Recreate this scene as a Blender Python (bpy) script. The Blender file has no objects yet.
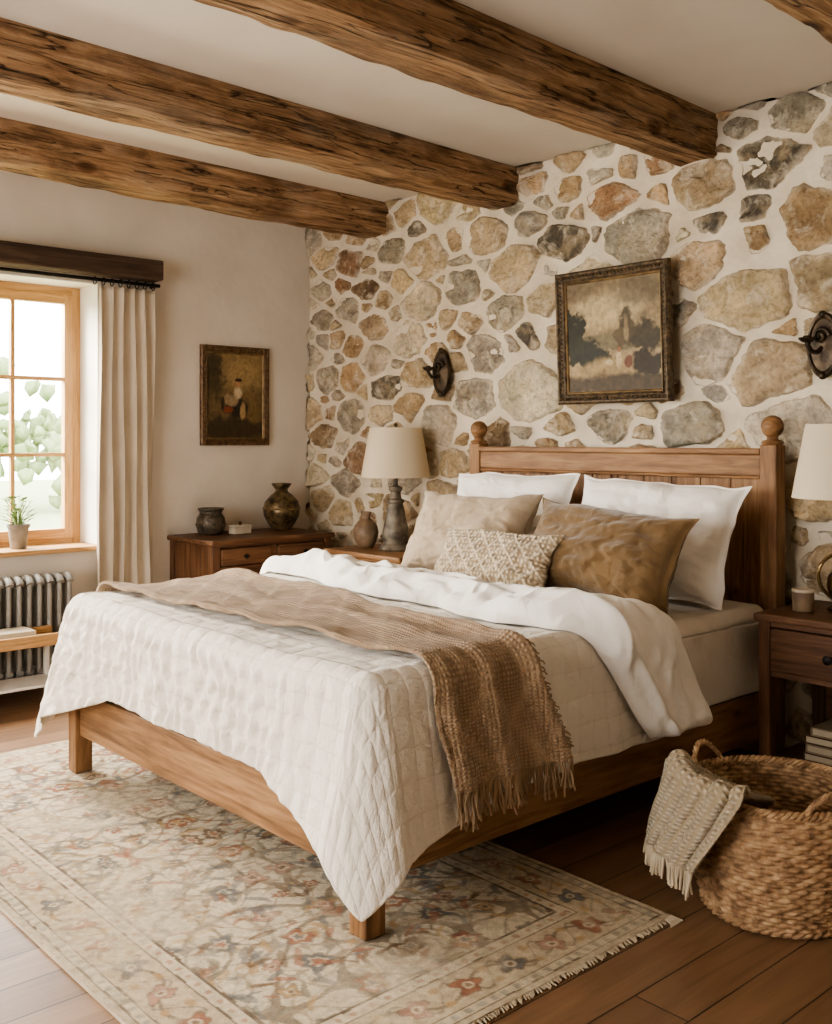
import bpy, bmesh, math, random
import numpy as np
from mathutils import Vector, Matrix
random.seed(7); np.random.seed(7)
PI=math.pi
WX=-5.6; WY=4.05; CH=2.8; RX=1.3; FY=-1.9   # room extents

# ---------------------------------------------------------------- helpers
SAT=.82
def lin(c,sat=None):
    sat=SAT if sat is None else sat
    l=.3*c[0]+.59*c[1]+.11*c[2]
    c=[(l+(x-l)*sat)/255. for x in c]
    return tuple((x/12.92 if x<=0.04045 else ((x+0.055)/1.055)**2.4) for x in c)
def L4(c,sat=None): return (*lin(c,sat),1.0)
def _h(ix,iy,s):
    v=np.sin(ix*127.1+iy*311.7+s*74.7)*43758.5453
    return v-np.floor(v)
def vn(x,y,s=0):
    x=np.asarray(x,float);y=np.asarray(y,float)
    ix=np.floor(x);iy=np.floor(y);fx=x-ix;fy=y-iy
    fx=fx*fx*(3-2*fx);fy=fy*fy*(3-2*fy)
    a=_h(ix,iy,s);b=_h(ix+1,iy,s);c=_h(ix,iy+1,s);d=_h(ix+1,iy+1,s)
    return (a*(1-fx)+b*fx)*(1-fy)+(c*(1-fx)+d*fx)*fy-0.5
def fbm(x,y,s=0,o=4):
    r=0;a=1.
    for i in range(o):
        r=r+a*vn(np.asarray(x)*2**i,np.asarray(y)*2**i,s+i*3.1);a*=.5
    return r
def sstep(a,b,x):
    t=np.clip((x-a)/(b-a),0,1);return t*t*(3-2*t)

class G:
    def __init__(s,name,o=(0,0,0)):
        s.e=bpy.data.objects.new(name,None);s.e.location=o;s.o=Vector(o)
        s.e.empty_display_size=.1
        bpy.context.scene.collection.objects.link(s.e)
class MB:
    def __init__(s): s.v=[];s.f=[]
    def add(s,v,f):
        n=len(s.v);s.v+= [tuple(map(float,p)) for p in v];s.f+=[tuple(i+n for i in q) for q in f];return s
    def box(s,x0,x1,y0,y1,z0,z1):
        return s.add([(x0,y0,z0),(x1,y0,z0),(x1,y1,z0),(x0,y1,z0),(x0,y0,z1),(x1,y0,z1),(x1,y1,z1),(x0,y1,z1)],
          [(0,3,2,1),(4,5,6,7),(0,1,5,4),(1,2,6,5),(2,3,7,6),(3,0,4,7)])
    def lathe(s,prof,c,seg=40,sx=1,sy=1,axis='Z'):
        v=[];f=[];m=len(prof)
        for r,z in prof:
            for k in range(seg):
                a=2*PI*k/seg;p=(r*math.cos(a)*sx,r*math.sin(a)*sy,z)
                if axis=='-Y': p=(p[0],-p[2],p[1])
                if axis=='X': p=(p[2],p[0],p[1])
                v.append((p[0]+c[0],p[1]+c[1],p[2]+c[2]))
        for i in range(m-1):
            for k in range(seg):
                k2=(k+1)%seg;f.append((i*seg+k,i*seg+k2,(i+1)*seg+k2,(i+1)*seg+k))
        f.append(tuple(range(seg-1,-1,-1)));f.append(tuple((m-1)*seg+k for k in range(seg)))
        return s.add(v,f)
    def tube(s,pts,rad,sides=6,closed=False):
        pts=[Vector(p) for p in pts];n=len(pts);v=[];f=[];up=Vector((0.13,0.21,.97))
        for i,p in enumerate(pts):
            if closed: t=pts[(i+1)%n]-pts[i-1]
            else: t=pts[min(i+1,n-1)]-pts[max(i-1,0)]
            if t.length<1e-9:t=Vector((0,0,1))
            t.normalize();u=t.cross(up)
            if u.length<.05:u=t.cross(Vector((1,0,0)))
            u.normalize();w=t.cross(u)
            r=rad(i/(n-1)) if callable(rad) else rad
            for k in range(sides):
                a=2*PI*k/sides;v.append(p+u*(r*math.cos(a))+w*(r*math.sin(a)))
        for i in range(n if closed else n-1):
            j=(i+1)%n
            for k in range(sides):
                k2=(k+1)%sides;f.append((i*sides+k,i*sides+k2,j*sides+k2,j*sides+k))
        if not closed:
            f.append(tuple(range(sides-1,-1,-1)));f.append(tuple((n-1)*sides+k for k in range(sides)))
        return s.add(v,f)
    def obj(s,name,mat,g=None,bevel=0,smooth=False,ang=40,sub=0,solid=0):
        o=Vector((0,0,0)) if g is None else g.o
        me=bpy.data.meshes.new(name)
        me.from_pydata([tuple(Vector(p)-o) for p in s.v],[],s.f)
        me.validate();me.update()
        bm=bmesh.new();bm.from_mesh(me);bmesh.ops.recalc_face_normals(bm,faces=bm.faces);bm.to_mesh(me);bm.free()
        return fin(me,name,mat,g,bevel,smooth,ang,sub,solid)
def fin(me,name,mat,g=None,bevel=0,smooth=False,ang=40,sub=0,solid=0):
    if mat: me.materials.append(mat)
    if smooth:
        for p in me.polygons:p.use_smooth=True
        if ang:
            try: me.set_sharp_from_angle(angle=math.radians(ang))
            except Exception: pass
    ob=bpy.data.objects.new(name,me);bpy.context.scene.collection.objects.link(ob)
    if g: ob.parent=g.e
    if solid:
        m=ob.modifiers.new('s','SOLIDIFY');m.thickness=solid;m.offset=0
    if bevel:
        m=ob.modifiers.new('b','BEVEL');m.width=bevel;m.segments=2;m.limit_method='ANGLE'
    if sub:
        m=ob.modifiers.new('u','SUBSURF');m.levels=sub;m.render_levels=sub
    return ob
def grid(name,P,mat,g=None,UV=None,COL=None,closed_u=False,solid=0,ang=0,sub=0,flip=False):
    P=np.asarray(P,float);nu,nv=P.shape[:2]
    o=np.array((0,0,0) if g is None else tuple(g.o))
    v=(P.reshape(-1,3)-o)
    iu=np.arange(nu if closed_u else nu-1);iv=np.arange(nv-1)
    A,B=np.meshgrid(iu,iv,indexing='ij');A=A.ravel();B=B.ravel();A2=(A+1)%nu
    F=np.stack([A*nv+B,A2*nv+B,A2*nv+B+1,A*nv+B+1],1)
    if flip:F=F[:,::-1]
    me=bpy.data.meshes.new(name)
    me.from_pydata(v.tolist(),[],F.tolist());me.update()
    if UV is not None:
        uvl=me.uv_layers.new(name='UVMap');UVf=np.asarray(UV,float).reshape(-1,2)
        li=np.zeros(len(me.loops),dtype=np.int32);me.loops.foreach_get('vertex_index',li)
        uvl.data.foreach_set('uv',UVf[li].ravel())
    if COL is not None:
        ca=me.color_attributes.new(name='Col',type='FLOAT_COLOR',domain='POINT')
        C=np.ones((nu*nv,4));C[:,:3]=np.asarray(COL).reshape(-1,3)
        ca.data.foreach_set('color',C.ravel())
    return fin(me,name,mat,g,0,True,ang,sub,solid)

# ---------------------------------------------------------------- materials
def M(name,col=(128,128,128),rough=.8,metal=0,spec=.3,sheen=0):
    m=bpy.data.materials.new(name);m.use_nodes=True
    b=m.node_tree.nodes['Principled BSDF']
    b.inputs['Base Color'].default_value=L4(col);b.inputs['Roughness'].default_value=rough
    b.inputs['Metallic'].default_value=metal;b.inputs['Specular IOR Level'].default_value=spec
    if sheen:b.inputs['Sheen Weight'].default_value=sheen
    return m,m.node_tree.nodes,m.node_tree.links,b
def ramp(N,stops):
    r=N.new('ShaderNodeValToRGB');e=r.color_ramp.elements
    e[0].position=stops[0][0];e[0].color=stops[0][1];e[1].position=stops[-1][0];e[1].color=stops[-1][1]
    for p,c in stops[1:-1]:
        x=e.new(p);x.color=c
    return r
def mapn(N,Lk,scale,coord='Object',rot=(0,0,0)):
    t=N.new('ShaderNodeTexCoord');mp=N.new('ShaderNodeMapping');mp.inputs['Scale'].default_value=scale
    mp.inputs['Rotation'].default_value=rot
    Lk.new(t.outputs[coord],mp.inputs[0]);return mp
def noise(N,Lk,src,scale,det=5,dist=0,rough=.5):
    n=N.new('ShaderNodeTexNoise');n.inputs['Scale'].default_value=scale;n.inputs['Detail'].default_value=det
    n.inputs['Distortion'].default_value=dist;n.inputs['Roughness'].default_value=rough
    if src:Lk.new(src.outputs[0],n.inputs['Vector'])
    return n
def bump(N,Lk,b,h,strength,dist=.01,prev=None):
    bp=N.new('ShaderNodeBump');bp.inputs['Strength'].default_value=strength;bp.inputs['Distance'].default_value=dist
    Lk.new(h,bp.inputs['Height'])
    if prev:Lk.new(prev.outputs[0],bp.inputs['Normal'])
    Lk.new(bp.outputs[0],b.inputs['Normal']);return bp
def mix(N,Lk,a,b,fac,mode='MIX'):
    m=N.new('ShaderNodeMix');m.data_type='RGBA';m.blend_type=mode
    for s,idx in ((a,6),(b,7),(fac,0)):
        if isinstance(s,(tuple,float,int)): m.inputs[idx].default_value=s
        else: Lk.new(s,m.inputs[idx])
    return m.outputs[2]
def math_(N,Lk,op,a,b=None):
    m=N.new('ShaderNodeMath');m.operation=op
    for s,i in ((a,0),(b,1)):
        if s is None:continue
        if isinstance(s,(int,float)):m.inputs[i].default_value=s
        else:Lk.new(s,m.inputs[i])
    return m.outputs[0]
_w={}
def wood(key,dark,mid,light,axis='X',rough=.5,bs=.25,stretch=14,sc=1.,knots=False,aged=0):
    k=(key,axis)
    if k in _w:return _w[k]
    m,N,Lk,b=M('wood_%s_%s'%(key,axis),mid,rough)
    s=[stretch*sc]*3;s['XYZ'.index(axis)]=1.1*sc
    mp=mapn(N,Lk,tuple(s))
    n1=noise(N,Lk,mp,1.6,8,1.2 if not knots else .5,.6)
    r=ramp(N,[(.28,L4(dark)),(.5,L4(mid)),(.72,L4(light))]);Lk.new(n1.outputs[0],r.inputs[0])
    mp2=mapn(N,Lk,tuple(x*5 for x in s));n2=noise(N,Lk,mp2,1.5,4)
    r2=ramp(N,[(.3,(.66,.64,.62,1)),(.62,(1,1,1,1))]);Lk.new(n2.outputs[0],r2.inputs[0])
    c=mix(N,Lk,r.outputs[0],r2.outputs[0],.7,'MULTIPLY')
    if aged:
        nb=noise(N,Lk,mapn(N,Lk,(1,1,1)),3.5,5);rb=ramp(N,[(.33,(.62,.58,.54,1)),(.6,(1,1,1,1))]);Lk.new(nb.outputs[0],rb.inputs[0])
        c=mix(N,Lk,c,rb.outputs[0],aged,'MULTIPLY')
        sk=[3.2]*3;sk['XYZ'.index(axis)]=1.6
        v=N.new('ShaderNodeTexVoronoi');v.inputs['Scale'].default_value=1.8;mk=mapn(N,Lk,tuple(sk));Lk.new(mk.outputs[0],v.inputs['Vector'])
        rk=ramp(N,[(.03,(.30,.22,.17,1)),(.075,(.8,.74,.7,1)),(.11,(1,1,1,1))]);Lk.new(v.outputs['Distance'],rk.inputs[0])
        c=mix(N,Lk,c,rk.outputs[0],.8,'MULTIPLY')
    if knots:
        mk=mapn(N,Lk,(2.6,1.3,2.6));v=N.new('ShaderNodeTexVoronoi');v.inputs['Scale'].default_value=1.9
        Lk.new(mk.outputs[0],v.inputs['Vector'])
        rk=ramp(N,[(.07,(.04,.03,.02,1)),(.14,(.36,.27,.21,1)),(.20,(1,1,1,1))]);Lk.new(v.outputs['Distance'],rk.inputs[0])
        c=mix(N,Lk,c,rk.outputs[0],.88,'MULTIPLY')
        mc=mapn(N,Lk,tuple((.6 if i=='XYZ'.index(axis) else 15) for i in range(3)));nc=noise(N,Lk,mc,1.3,4,.3)
        rc=ramp(N,[(.482,(1,1,1,1)),(.5,(.05,.035,.025,1)),(.516,(1,1,1,1))]);Lk.new(nc.outputs[0],rc.inputs[0])
        c=mix(N,Lk,c,rc.outputs[0],.88,'MULTIPLY')
        nb=noise(N,Lk,mapn(N,Lk,(2.4,1.0,2.4)),2.6,7,.2,.65)
        rb=ramp(N,[(.38,(.36,.31,.28,1)),(.52,(1,1,1,1))]);Lk.new(nb.outputs[0],rb.inputs[0])
        c=mix(N,Lk,c,rb.outputs[0],.7,'MULTIPLY')
        ng=noise(N,Lk,mapn(N,Lk,(3,1.4,3)),2.0,5);rg=ramp(N,[(.5,(0,0,0,1)),(.68,(1,1,1,1))]);Lk.new(ng.outputs[0],rg.inputs[0])
        c=mix(N,Lk,c,L4((180,154,126)),math_(N,Lk,'MULTIPLY',rg.outputs[0],.45))
    Lk.new(c,b.inputs['Base Color'])
    bp=bump(N,Lk,b,n2.outputs[0],bs,.004);bp=bump(N,Lk,b,n1.outputs[0],bs,.008 if not knots else .03,bp)
    if knots: bump(N,Lk,b,rc.outputs[0],.8,.015,bp)
    _w[k]=m;return m
def W_bed(a): return wood('bed_pine',(102,69,41),(152,108,68),(180,136,90),a,aged=.6)
def W_dark(a): return wood('walnut',(76,48,31),(114,76,50),(142,100,67),a,rough=.45,aged=.7)
def W_red(a): return wood('nightstand',(106,70,42),(152,107,66),(178,130,86),a,rough=.45,aged=.6)
def W_beam(a='Y'): return wood('beam',(116,84,58),(174,132,92),(214,174,130),a,rough=.88,bs=.95,knots=True,stretch=20)
def W_lintel(a='Y'): return wood('lintel',(52,39,31),(80,60,47),(104,80,62),a,rough=.7,bs=.5)
def W_win(a): return wood('window_oak',(176,128,74),(202,152,94),(216,170,112),a,rough=.45)

def fabric(name,col,col2,bs=.3,scale=260,sheen=.2,rough=.95,wr=0,wsc=9):
    m,N,Lk,b=M(name,col,rough,spec=.1,sheen=sheen)
    mp=mapn(N,Lk,(1,1,1));n=noise(N,Lk,mp,6,5)
    r=ramp(N,[(.3,L4(col2)),(.65,L4(col))]);Lk.new(n.outputs[0],r.inputs[0]);Lk.new(r.outputs[0],b.inputs['Base Color'])
    n2=noise(N,Lk,mp,scale,2);bp=bump(N,Lk,b,n2.outputs[0],bs,.002)
    if wr:
        n3=noise(N,Lk,mp,wsc,5,1.4,.45);bp=bump(N,Lk,b,n3.outputs[0],wr,.035,bp)
    return m
mt_white=fabric('white_cotton',(238,233,226),(231,225,216),.15,wr=.38,wsc=6)
mt_sheet=fabric('sheet_cotton',(216,206,193),(206,195,180),.15,wr=.25)
mt_beige=fabric('beige_linen',(176,156,130),(162,142,116),.4,wr=.45)
mt_brown=fabric('brown_velvet',(118,90,54),(100,76,46),.3,sheen=.4,wr=.4)
mt_curtain=fabric('curtain_linen',(202,187,166),(190,175,154),.4)

def quilt_mat():
    m,N,Lk,b=M('quilted_linen',(218,208,194),.95,spec=.1,sheen=.2)
    mp=mapn(N,Lk,(1,1,1),'UV')
    wv=[]
    for d,s in (('X',3.6),('Y',4.8)):
        w=N.new('ShaderNodeTexWave');w.wave_type='BANDS';w.bands_direction=d;w.wave_profile='SIN'
        w.inputs['Scale'].default_value=s;w.inputs['Distortion'].default_value=.7;w.inputs['Detail'].default_value=2
        w.inputs['Detail Scale'].default_value=3.0
        Lk.new(mp.outputs[0],w.inputs['Vector']);wv.append(w)
    a=math_(N,Lk,'POWER',wv[0].outputs[1],.15);c=math_(N,Lk,'POWER',wv[1].outputs[1],.15)
    h=math_(N,Lk,'MULTIPLY',a,c)
    n=noise(N,Lk,mapn(N,Lk,(44,30,1),'UV'),1.2,4,.8)
    bp=bump(N,Lk,b,n.outputs[0],.45,.014)
    bump(N,Lk,b,h,.34,.012,bp)
    r=ramp(N,[(.0,L4((210,198,182))),(.4,L4((225,216,202)))]);Lk.new(h,r.inputs[0]);Lk.new(r.outputs[0],b.inputs['Base Color'])
    return m
mt_quilt=quilt_mat()
def knit_mat(name,c1,c2,sx,sy,bs=.8,dia=0.,pw=8):
    m,N,Lk,b=M(name,c1,.95,spec=.05,sheen=.2)
    mp=mapn(N,Lk,(1,1,1),'UV')
    w=N.new('ShaderNodeTexWave');w.bands_direction='X';w.inputs['Scale'].default_value=sx;w.inputs['Distortion'].default_value=.8
    w.inputs['Detail Scale'].default_value=4
    w2=N.new('ShaderNodeTexWave');w2.bands_direction='Y';w2.inputs['Scale'].default_value=sy;w2.inputs['Distortion'].default_value=.8
    Lk.new(mp.outputs[0],w.inputs[0]);Lk.new(mp.outputs[0],w2.inputs[0])
    h=math_(N,Lk,'MULTIPLY',w.outputs[1],w2.outputs[1])
    if dia:
        md=mapn(N,Lk,(1,1,1),'UV',(0,0,.85));wd=N.new('ShaderNodeTexWave');wd.bands_direction='X';wd.inputs['Scale'].default_value=2.1*(pw/8)
        me_=mapn(N,Lk,(1,1,1),'UV',(0,0,-.85));we=N.new('ShaderNodeTexWave');we.bands_direction='X';we.inputs['Scale'].default_value=2.1*(pw/8)
        Lk.new(md.outputs[0],wd.inputs[0]);Lk.new(me_.outputs[0],we.inputs[0])
        x=math_(N,Lk,'MAXIMUM',math_(N,Lk,'POWER',wd.outputs[1],10),math_(N,Lk,'POWER',we.outputs[1],10))
        h=math_(N,Lk,'ADD',h,math_(N,Lk,'MULTIPLY',x,dia))
    n=noise(N,Lk,mapn(N,Lk,(1,1,1)),14,5,.8)
    bp=bump(N,Lk,b,n.outputs[0],.4,.03)
    bump(N,Lk,b,h,bs,.010,bp)
    r=ramp(N,[(.0,L4(c2)),(.8,L4(c1))]);Lk.new(h,r.inputs[0]);Lk.new(r.outputs[0],b.inputs['Base Color'])
    return m
mt_throw=knit_mat('knitted_wool_brown',(174,146,114),(146,118,90),30,24,.6,.5)
mt_throw2=knit_mat('knitted_wool_cream',(198,182,154),(164,146,118),17,26,.9)
mt_fringe=fabric('wool_fringe',(162,132,100),(132,106,80),.3)
mt_fringe2=fabric('wool_fringe_cream',(198,182,154),(176,158,130),.3)
mt_lumbar=knit_mat('woven_cushion',(192,174,146),(148,128,100),16,16,.7,.9,20)

def plaster(name,c1,c2,sc=3,bs=.25):
    m,N,Lk,b=M(name,c1,.95,spec=.1);mp=mapn(N,Lk,(1,1,1));n=noise(N,Lk,mp,sc,6)
    r=ramp(N,[(.3,L4(c2)),(.7,L4(c1))]);Lk.new(n.outputs[0],r.inputs[0]);Lk.new(r.outputs[0],b.inputs['Base Color'])
    n2=noise(N,Lk,mp,18,8);bump(N,Lk,b,n2.outputs[0],bs,.01);return m
mt_wall=plaster('plaster_warm',(213,202,187),(203,191,175))
mt_ceil=plaster('plaster_ceiling',(220,212,199),(211,202,188),2,.15)
mt_reveal=plaster('plaster_reveal',(230,225,216),(224,218,208),2,.15)
mt_mortar=plaster('lime_mortar',(226,215,194),(202,187,162),5,1.0)

def attr_mat(name,rough=.85,bs=.4,nscale=30,mul=(.7,1.15),bd=.01,spec=.2):
    m,N,Lk,b=M(name,(128,128,128),rough,spec=spec)
    a=N.new('ShaderNodeVertexColor');a.layer_name='Col'
    mp=mapn(N,Lk,(1,1,1));n=noise(N,Lk,mp,nscale,7,.3,.65)
    r=ramp(N,[(.3,(mul[0],)*3+(1,)),(.7,(mul[1],)*3+(1,))]);Lk.new(n.outputs[0],r.inputs[0])
    c=mix(N,Lk,a.outputs[0],r.outputs[0],1.0,'MULTIPLY');Lk.new(c,b.inputs['Base Color'])
    bp=bump(N,Lk,b,n.outputs[0],bs,bd);return m,N,Lk,b,c,bp
mt_stone,N,Lk,b,c,bp=attr_mat('field_stone',.92,.9,11,(.66,1.2),.045)
n2=noise(N,Lk,mapn(N,Lk,(1,1,1.3)),6,6,.8,.6);r2=ramp(N,[(.48,(0,0,0,1)),(.66,(1,1,1,1))]);Lk.new(n2.outputs[0],r2.inputs[0])
c=mix(N,Lk,c,L4((204,178,138)),math_(N,Lk,'MULTIPLY',r2.outputs[0],.45))
n3=noise(N,Lk,mapn(N,Lk,(1.2,1,1)),9,7,.5,.65);r3=ramp(N,[(.52,(0,0,0,1)),(.63,(1,1,1,1))]);Lk.new(n3.outputs[0],r3.inputs[0])
c=mix(N,Lk,c,L4((220,206,182)),math_(N,Lk,'MULTIPLY',r3.outputs[0],.6))
n4=noise(N,Lk,mapn(N,Lk,(1,1,1)),45,5);r4=ramp(N,[(.3,(.66,.64,.62,1)),(.55,(1,1,1,1))]);Lk.new(n4.outputs[0],r4.inputs[0])
c=mix(N,Lk,c,r4.outputs[0],.8,'MULTIPLY');Lk.new(c,b.inputs['Base Color'])
bump(N,Lk,b,n4.outputs[0],.6,.014,bp)
mt_rug=attr_mat('rug_pile',.98,.5,220,(.74,1.08),.004,.05)[0]
mt_paint=attr_mat('oil_paint',.5,.3,60,(.8,1.1),.003,.4)[0]

def metal(name,c1,c2,rough=.4,metal_=.8,sc=20,bs=.4):
    m,N,Lk,b=M(name,c1,rough,metal_,.5);mp=mapn(N,Lk,(1,1,1));n=noise(N,Lk,mp,sc,6)
    r=ramp(N,[(.35,L4(c2)),(.65,L4(c1))]);Lk.new(n.outputs[0],r.inputs[0]);Lk.new(r.outputs[0],b.inputs['Base Color'])
    bump(N,Lk,b,n.outputs[0],bs,.006);return m
mt_bronze=metal('dark_bronze',(96,78,58),(48,39,31),.42,.6)
mt_iron=metal('black_iron',(34,30,27),(20,18,17),.5,.5)
mt_brass=metal('aged_brass',(132,104,62),(84,62,36),.35,.9)
mt_frame=metal('gilt_dark_frame',(118,96,68),(62,50,36),.5,.3,45,.8)
mt_frame2=metal('brown_gilt_frame',(124,92,58),(82,58,36),.5,.3,45,.6)
mt_gold=metal('gold_slip',(148,118,76),(104,80,50),.45,.5)
mt_radi=metal('radiator_paint',(156,151,143),(138,134,126),.45,.1,8,.05)
mt_vase=metal('bronze_vase',(130,106,68),(58,47,34),.35,.45,26,.5)
mt_lampb=metal('pewter_lamp',(128,117,100),(76,68,57),.5,.25,18,.4)
mt_cer=metal('tan_ceramic',(146,120,92),(104,82,62),.5,0,14,.3)
mt_potd=metal('dark_pot',(98,85,67),(52,44,36),.45,.2,40,.8)
mt_pot=metal('grey_plant_pot',(150,142,130),(120,112,102),.8,0,14,.2)
mt_cream=metal('cream_ceramic',(208,194,170),(190,174,150),.4,0,10,.1)
mt_leaf=M('leaf_green',(116,142,80),.6)[0]
mt_soil=M('soil',(50,38,28),.95)[0]
mt_page=M('paper_pages',(190,176,150),.9)[0]
mt_book1=M('book_cloth_brown',(96,70,50),.8)[0]
mt_book2=M('book_cloth_sand',(150,132,106),.8)[0]
def shade_mat():
    m,N,Lk,b=M('linen_lampshade',(230,217,190),.9,spec=.1)
    t=N.new('ShaderNodeBsdfTranslucent');t.inputs[0].default_value=L4((240,224,192))
    mx=N.new('ShaderNodeMixShader');mx.inputs[0].default_value=.35
    out=[n for n in N if n.type=='OUTPUT_MATERIAL'][0]
    Lk.new(b.outputs[0],mx.inputs[1]);Lk.new(t.outputs[0],mx.inputs[2]);Lk.new(mx.outputs[0],out.inputs[0])
    n=noise(N,Lk,mapn(N,Lk,(200,200,30)),2,2);bump(N,Lk,b,n.outputs[0],.2,.002);return m
mt_shade=shade_mat()
def glass():
    m=bpy.data.materials.new('window_glass');m.use_nodes=True;N=m.node_tree.nodes;Lk=m.node_tree.links
    N.clear();o=N.new('ShaderNodeOutputMaterial');t=N.new('ShaderNodeBsdfTransparent');g=N.new('ShaderNodeBsdfGlossy')
    g.inputs['Roughness'].default_value=.02;mx=N.new('ShaderNodeMixShader');mx.inputs[0].default_value=.05
    Lk.new(t.outputs[0],mx.inputs[1]);Lk.new(g.outputs[0],mx.inputs[2]);Lk.new(mx.outputs[0],o.inputs[0]);return m
mt_glass=glass()
def wicker():
    m,N,Lk,b=M('wicker',(158,114,70),.6,spec=.3);mp=mapn(N,Lk,(1,1,1));n=noise(N,Lk,mp,38,4)
    r=ramp(N,[(.3,L4((112,82,54))),(.5,L4((162,124,86))),(.72,L4((198,162,118)))]);Lk.new(n.outputs[0],r.inputs[0]);Lk.new(r.outputs[0],b.inputs['Base Color']);return m
mt_wick=wicker()
def floor_mat():
    m,N,Lk,b=M('oak_floorboards',(104,68,44),.36,spec=.5)
    mp=mapn(N,Lk,(1,1,1),'Object',(0,0,PI/2))
    br=N.new('ShaderNodeTexBrick');br.offset=.37;br.inputs['Scale'].default_value=1
    br.inputs['Brick Width'].default_value=1.5;br.inputs['Row Height'].default_value=.15
    br.inputs['Mortar Size'].default_value=.0022;br.inputs['Mortar Smooth'].default_value=.2;br.inputs['Bias'].default_value=0
    br.inputs['Color1'].default_value=L4((122,88,60));br.inputs['Color2'].default_value=L4((154,116,82));br.inputs['Mortar'].default_value=L4((44,32,23))
    Lk.new(mp.outputs[0],br.inputs['Vector'])
    mg=mapn(N,Lk,(16,1.2,1));n=noise(N,Lk,mg,2,7,.8)
    r=ramp(N,[(.3,(.62,.59,.56,1)),(.68,(1.05,1.03,1,1))]);Lk.new(n.outputs[0],r.inputs[0])
    c=mix(N,Lk,br.outputs['Color'],r.outputs[0],.85,'MULTIPLY');Lk.new(c,b.inputs['Base Color'])
    inv=math_(N,Lk,'SUBTRACT',1.0,br.outputs['Fac'])
    bp=bump(N,Lk,b,inv,.5,.004);bump(N,Lk,b,n.outputs[0],.12,.004,bp);return m
mt_floor=floor_mat()

# ---------------------------------------------------------------- room shell
T=.3
MB().box(WX-T,RX+T,FY-T,WY+T,-.12,0).obj('floor',mt_floor)
MB().box(WX-T,RX+T,FY-T,WY+T,CH,CH+.12).obj('ceiling',mt_ceil)
def wall_with_holes(name,fixed,a0,a1,holes,axis,mat,th):
    mb=MB();cur=a0
    def bx(p,q,r,s):
        if q-p<1e-4 or s-r<1e-4:return
        if axis=='X': mb.box(min(fixed,fixed+th),max(fixed,fixed+th),p,q,r,s)
        else: mb.box(p,q,min(fixed,fixed+th),max(fixed,fixed+th),r,s)
    for (h0,h1,b0,b1) in sorted(holes):
        bx(cur,h0,0,CH);bx(h0,h1,0,b0);bx(h0,h1,b1,CH);cur=h1
    bx(cur,a1,0,CH);return mb.obj(name,mat)
WZ0,WZ1=.72,2.25
holesL=[(1.06,2.56,WZ0,WZ1),(-1.1,.4,WZ0,WZ1)]
wall_with_holes('wall_left',WX,FY,WY,holesL,'X',mt_wall,-T)
wall_with_holes('wall_front',FY,WX,RX,[(-3.6,-1.2,WZ0,WZ1)],'Y',mt_wall,-T)
wall_with_holes('wall_right',RX,FY,WY,[],'X',mt_wall,T)

# stone wall
MB().box(WX-T,RX+T,WY,WY+T,0,CH).obj('wall_back',mt_mortar)
PAL={'t':(194,168,130),'o':(188,156,116),'p':(208,194,166),'g':(158,149,132),'d':(104,97,86),'b':(144,117,90),'r':(168,128,94),'y':(206,183,142),'w':(198,187,167)}
SD=[(-4.42,2.42,.13,'y'),(-3.944,2.474,.12,'y'),(-4.13,2.225,.11,'g'),(-3.735,2.26,.13,'y'),(-3.378,2.354,.11,'d'),
(-3.087,2.507,.11,'r'),(-2.945,2.329,.15,'g'),(-2.57,2.50,.13,'t'),(-2.27,2.542,.13,'d'),(-2.55,2.345,.065,'d'),(-2.32,2.36,.065,'d'),
(-2.134,2.71,.10,'g'),(-2.056,2.279,.13,'o'),(-2.35,1.958,.16,'y'),(-2.62,2.15,.12,'t'),(-2.03,1.99,.13,'t'),
(-2.257,1.641,.15,'t'),(-2.55,1.74,.13,'w'),(-3.627,1.62,.18,'p'),(-3.958,1.836,.11,'g'),(-4.04,1.573,.12,'g'),
(-3.52,2.079,.085,'y'),(-3.807,2.042,.10,'g'),(-3.65,1.906,.055,'d'),(-4.982,2.289,.08,'b'),(-5.164,2.489,.10,'r'),
(-4.816,1.669,.10,'d'),(-5.15,1.746,.10,'o'),(-5.453,2.142,.09,'g'),(-4.46,2.161,.12,'p'),(-4.6,1.948,.12,'p'),
(-2.304,2.235,.055,'o'),(-2.815,2.65,.07,'r'),(-5.143,1.509,.11,'g'),(-2.65,1.418,.12,'g'),(-2.12,1.40,.16,'w'),
(-5.44,1.383,.10,'b'),(-4.197,2.489,.08,'o'),(-3.1,1.42,.10,'g'),(-4.75,2.5,.09,'g'),(-4.9,2.05,.09,'t'),(-5.4,1.75,.1,'g'),
(-3.38,2.62,.07,'o'),(-3.62,2.5,.07,'g'),(-2.4,2.72,.06,'g'),(-3.42,1.43,.08,'t')]
AS=1.45
seeds=[list(s) for s in SD]
rng=random.Random(11)
keys='ttyyppppgggoobwwwrtyt'
for k in range(15000):
    x=rng.uniform(WX-.02,RX+.02);z=rng.uniform(-.02,CH+.02)
    r=rng.choice([.07,.09,.105,.12,.13]) if k<7000 else (rng.choice([.052,.07]) if k<11000 else .042)
    if x<-4.4:r*=.86
    if all(math.hypot((x-s[0])/AS,z-s[1])>.86*(r+s[2]) for s in seeds): seeds.append([x,z,r,rng.choice(keys)])
sv=[];sf=[];sc=[]
mort=np.array(lin((220,206,182)))
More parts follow.
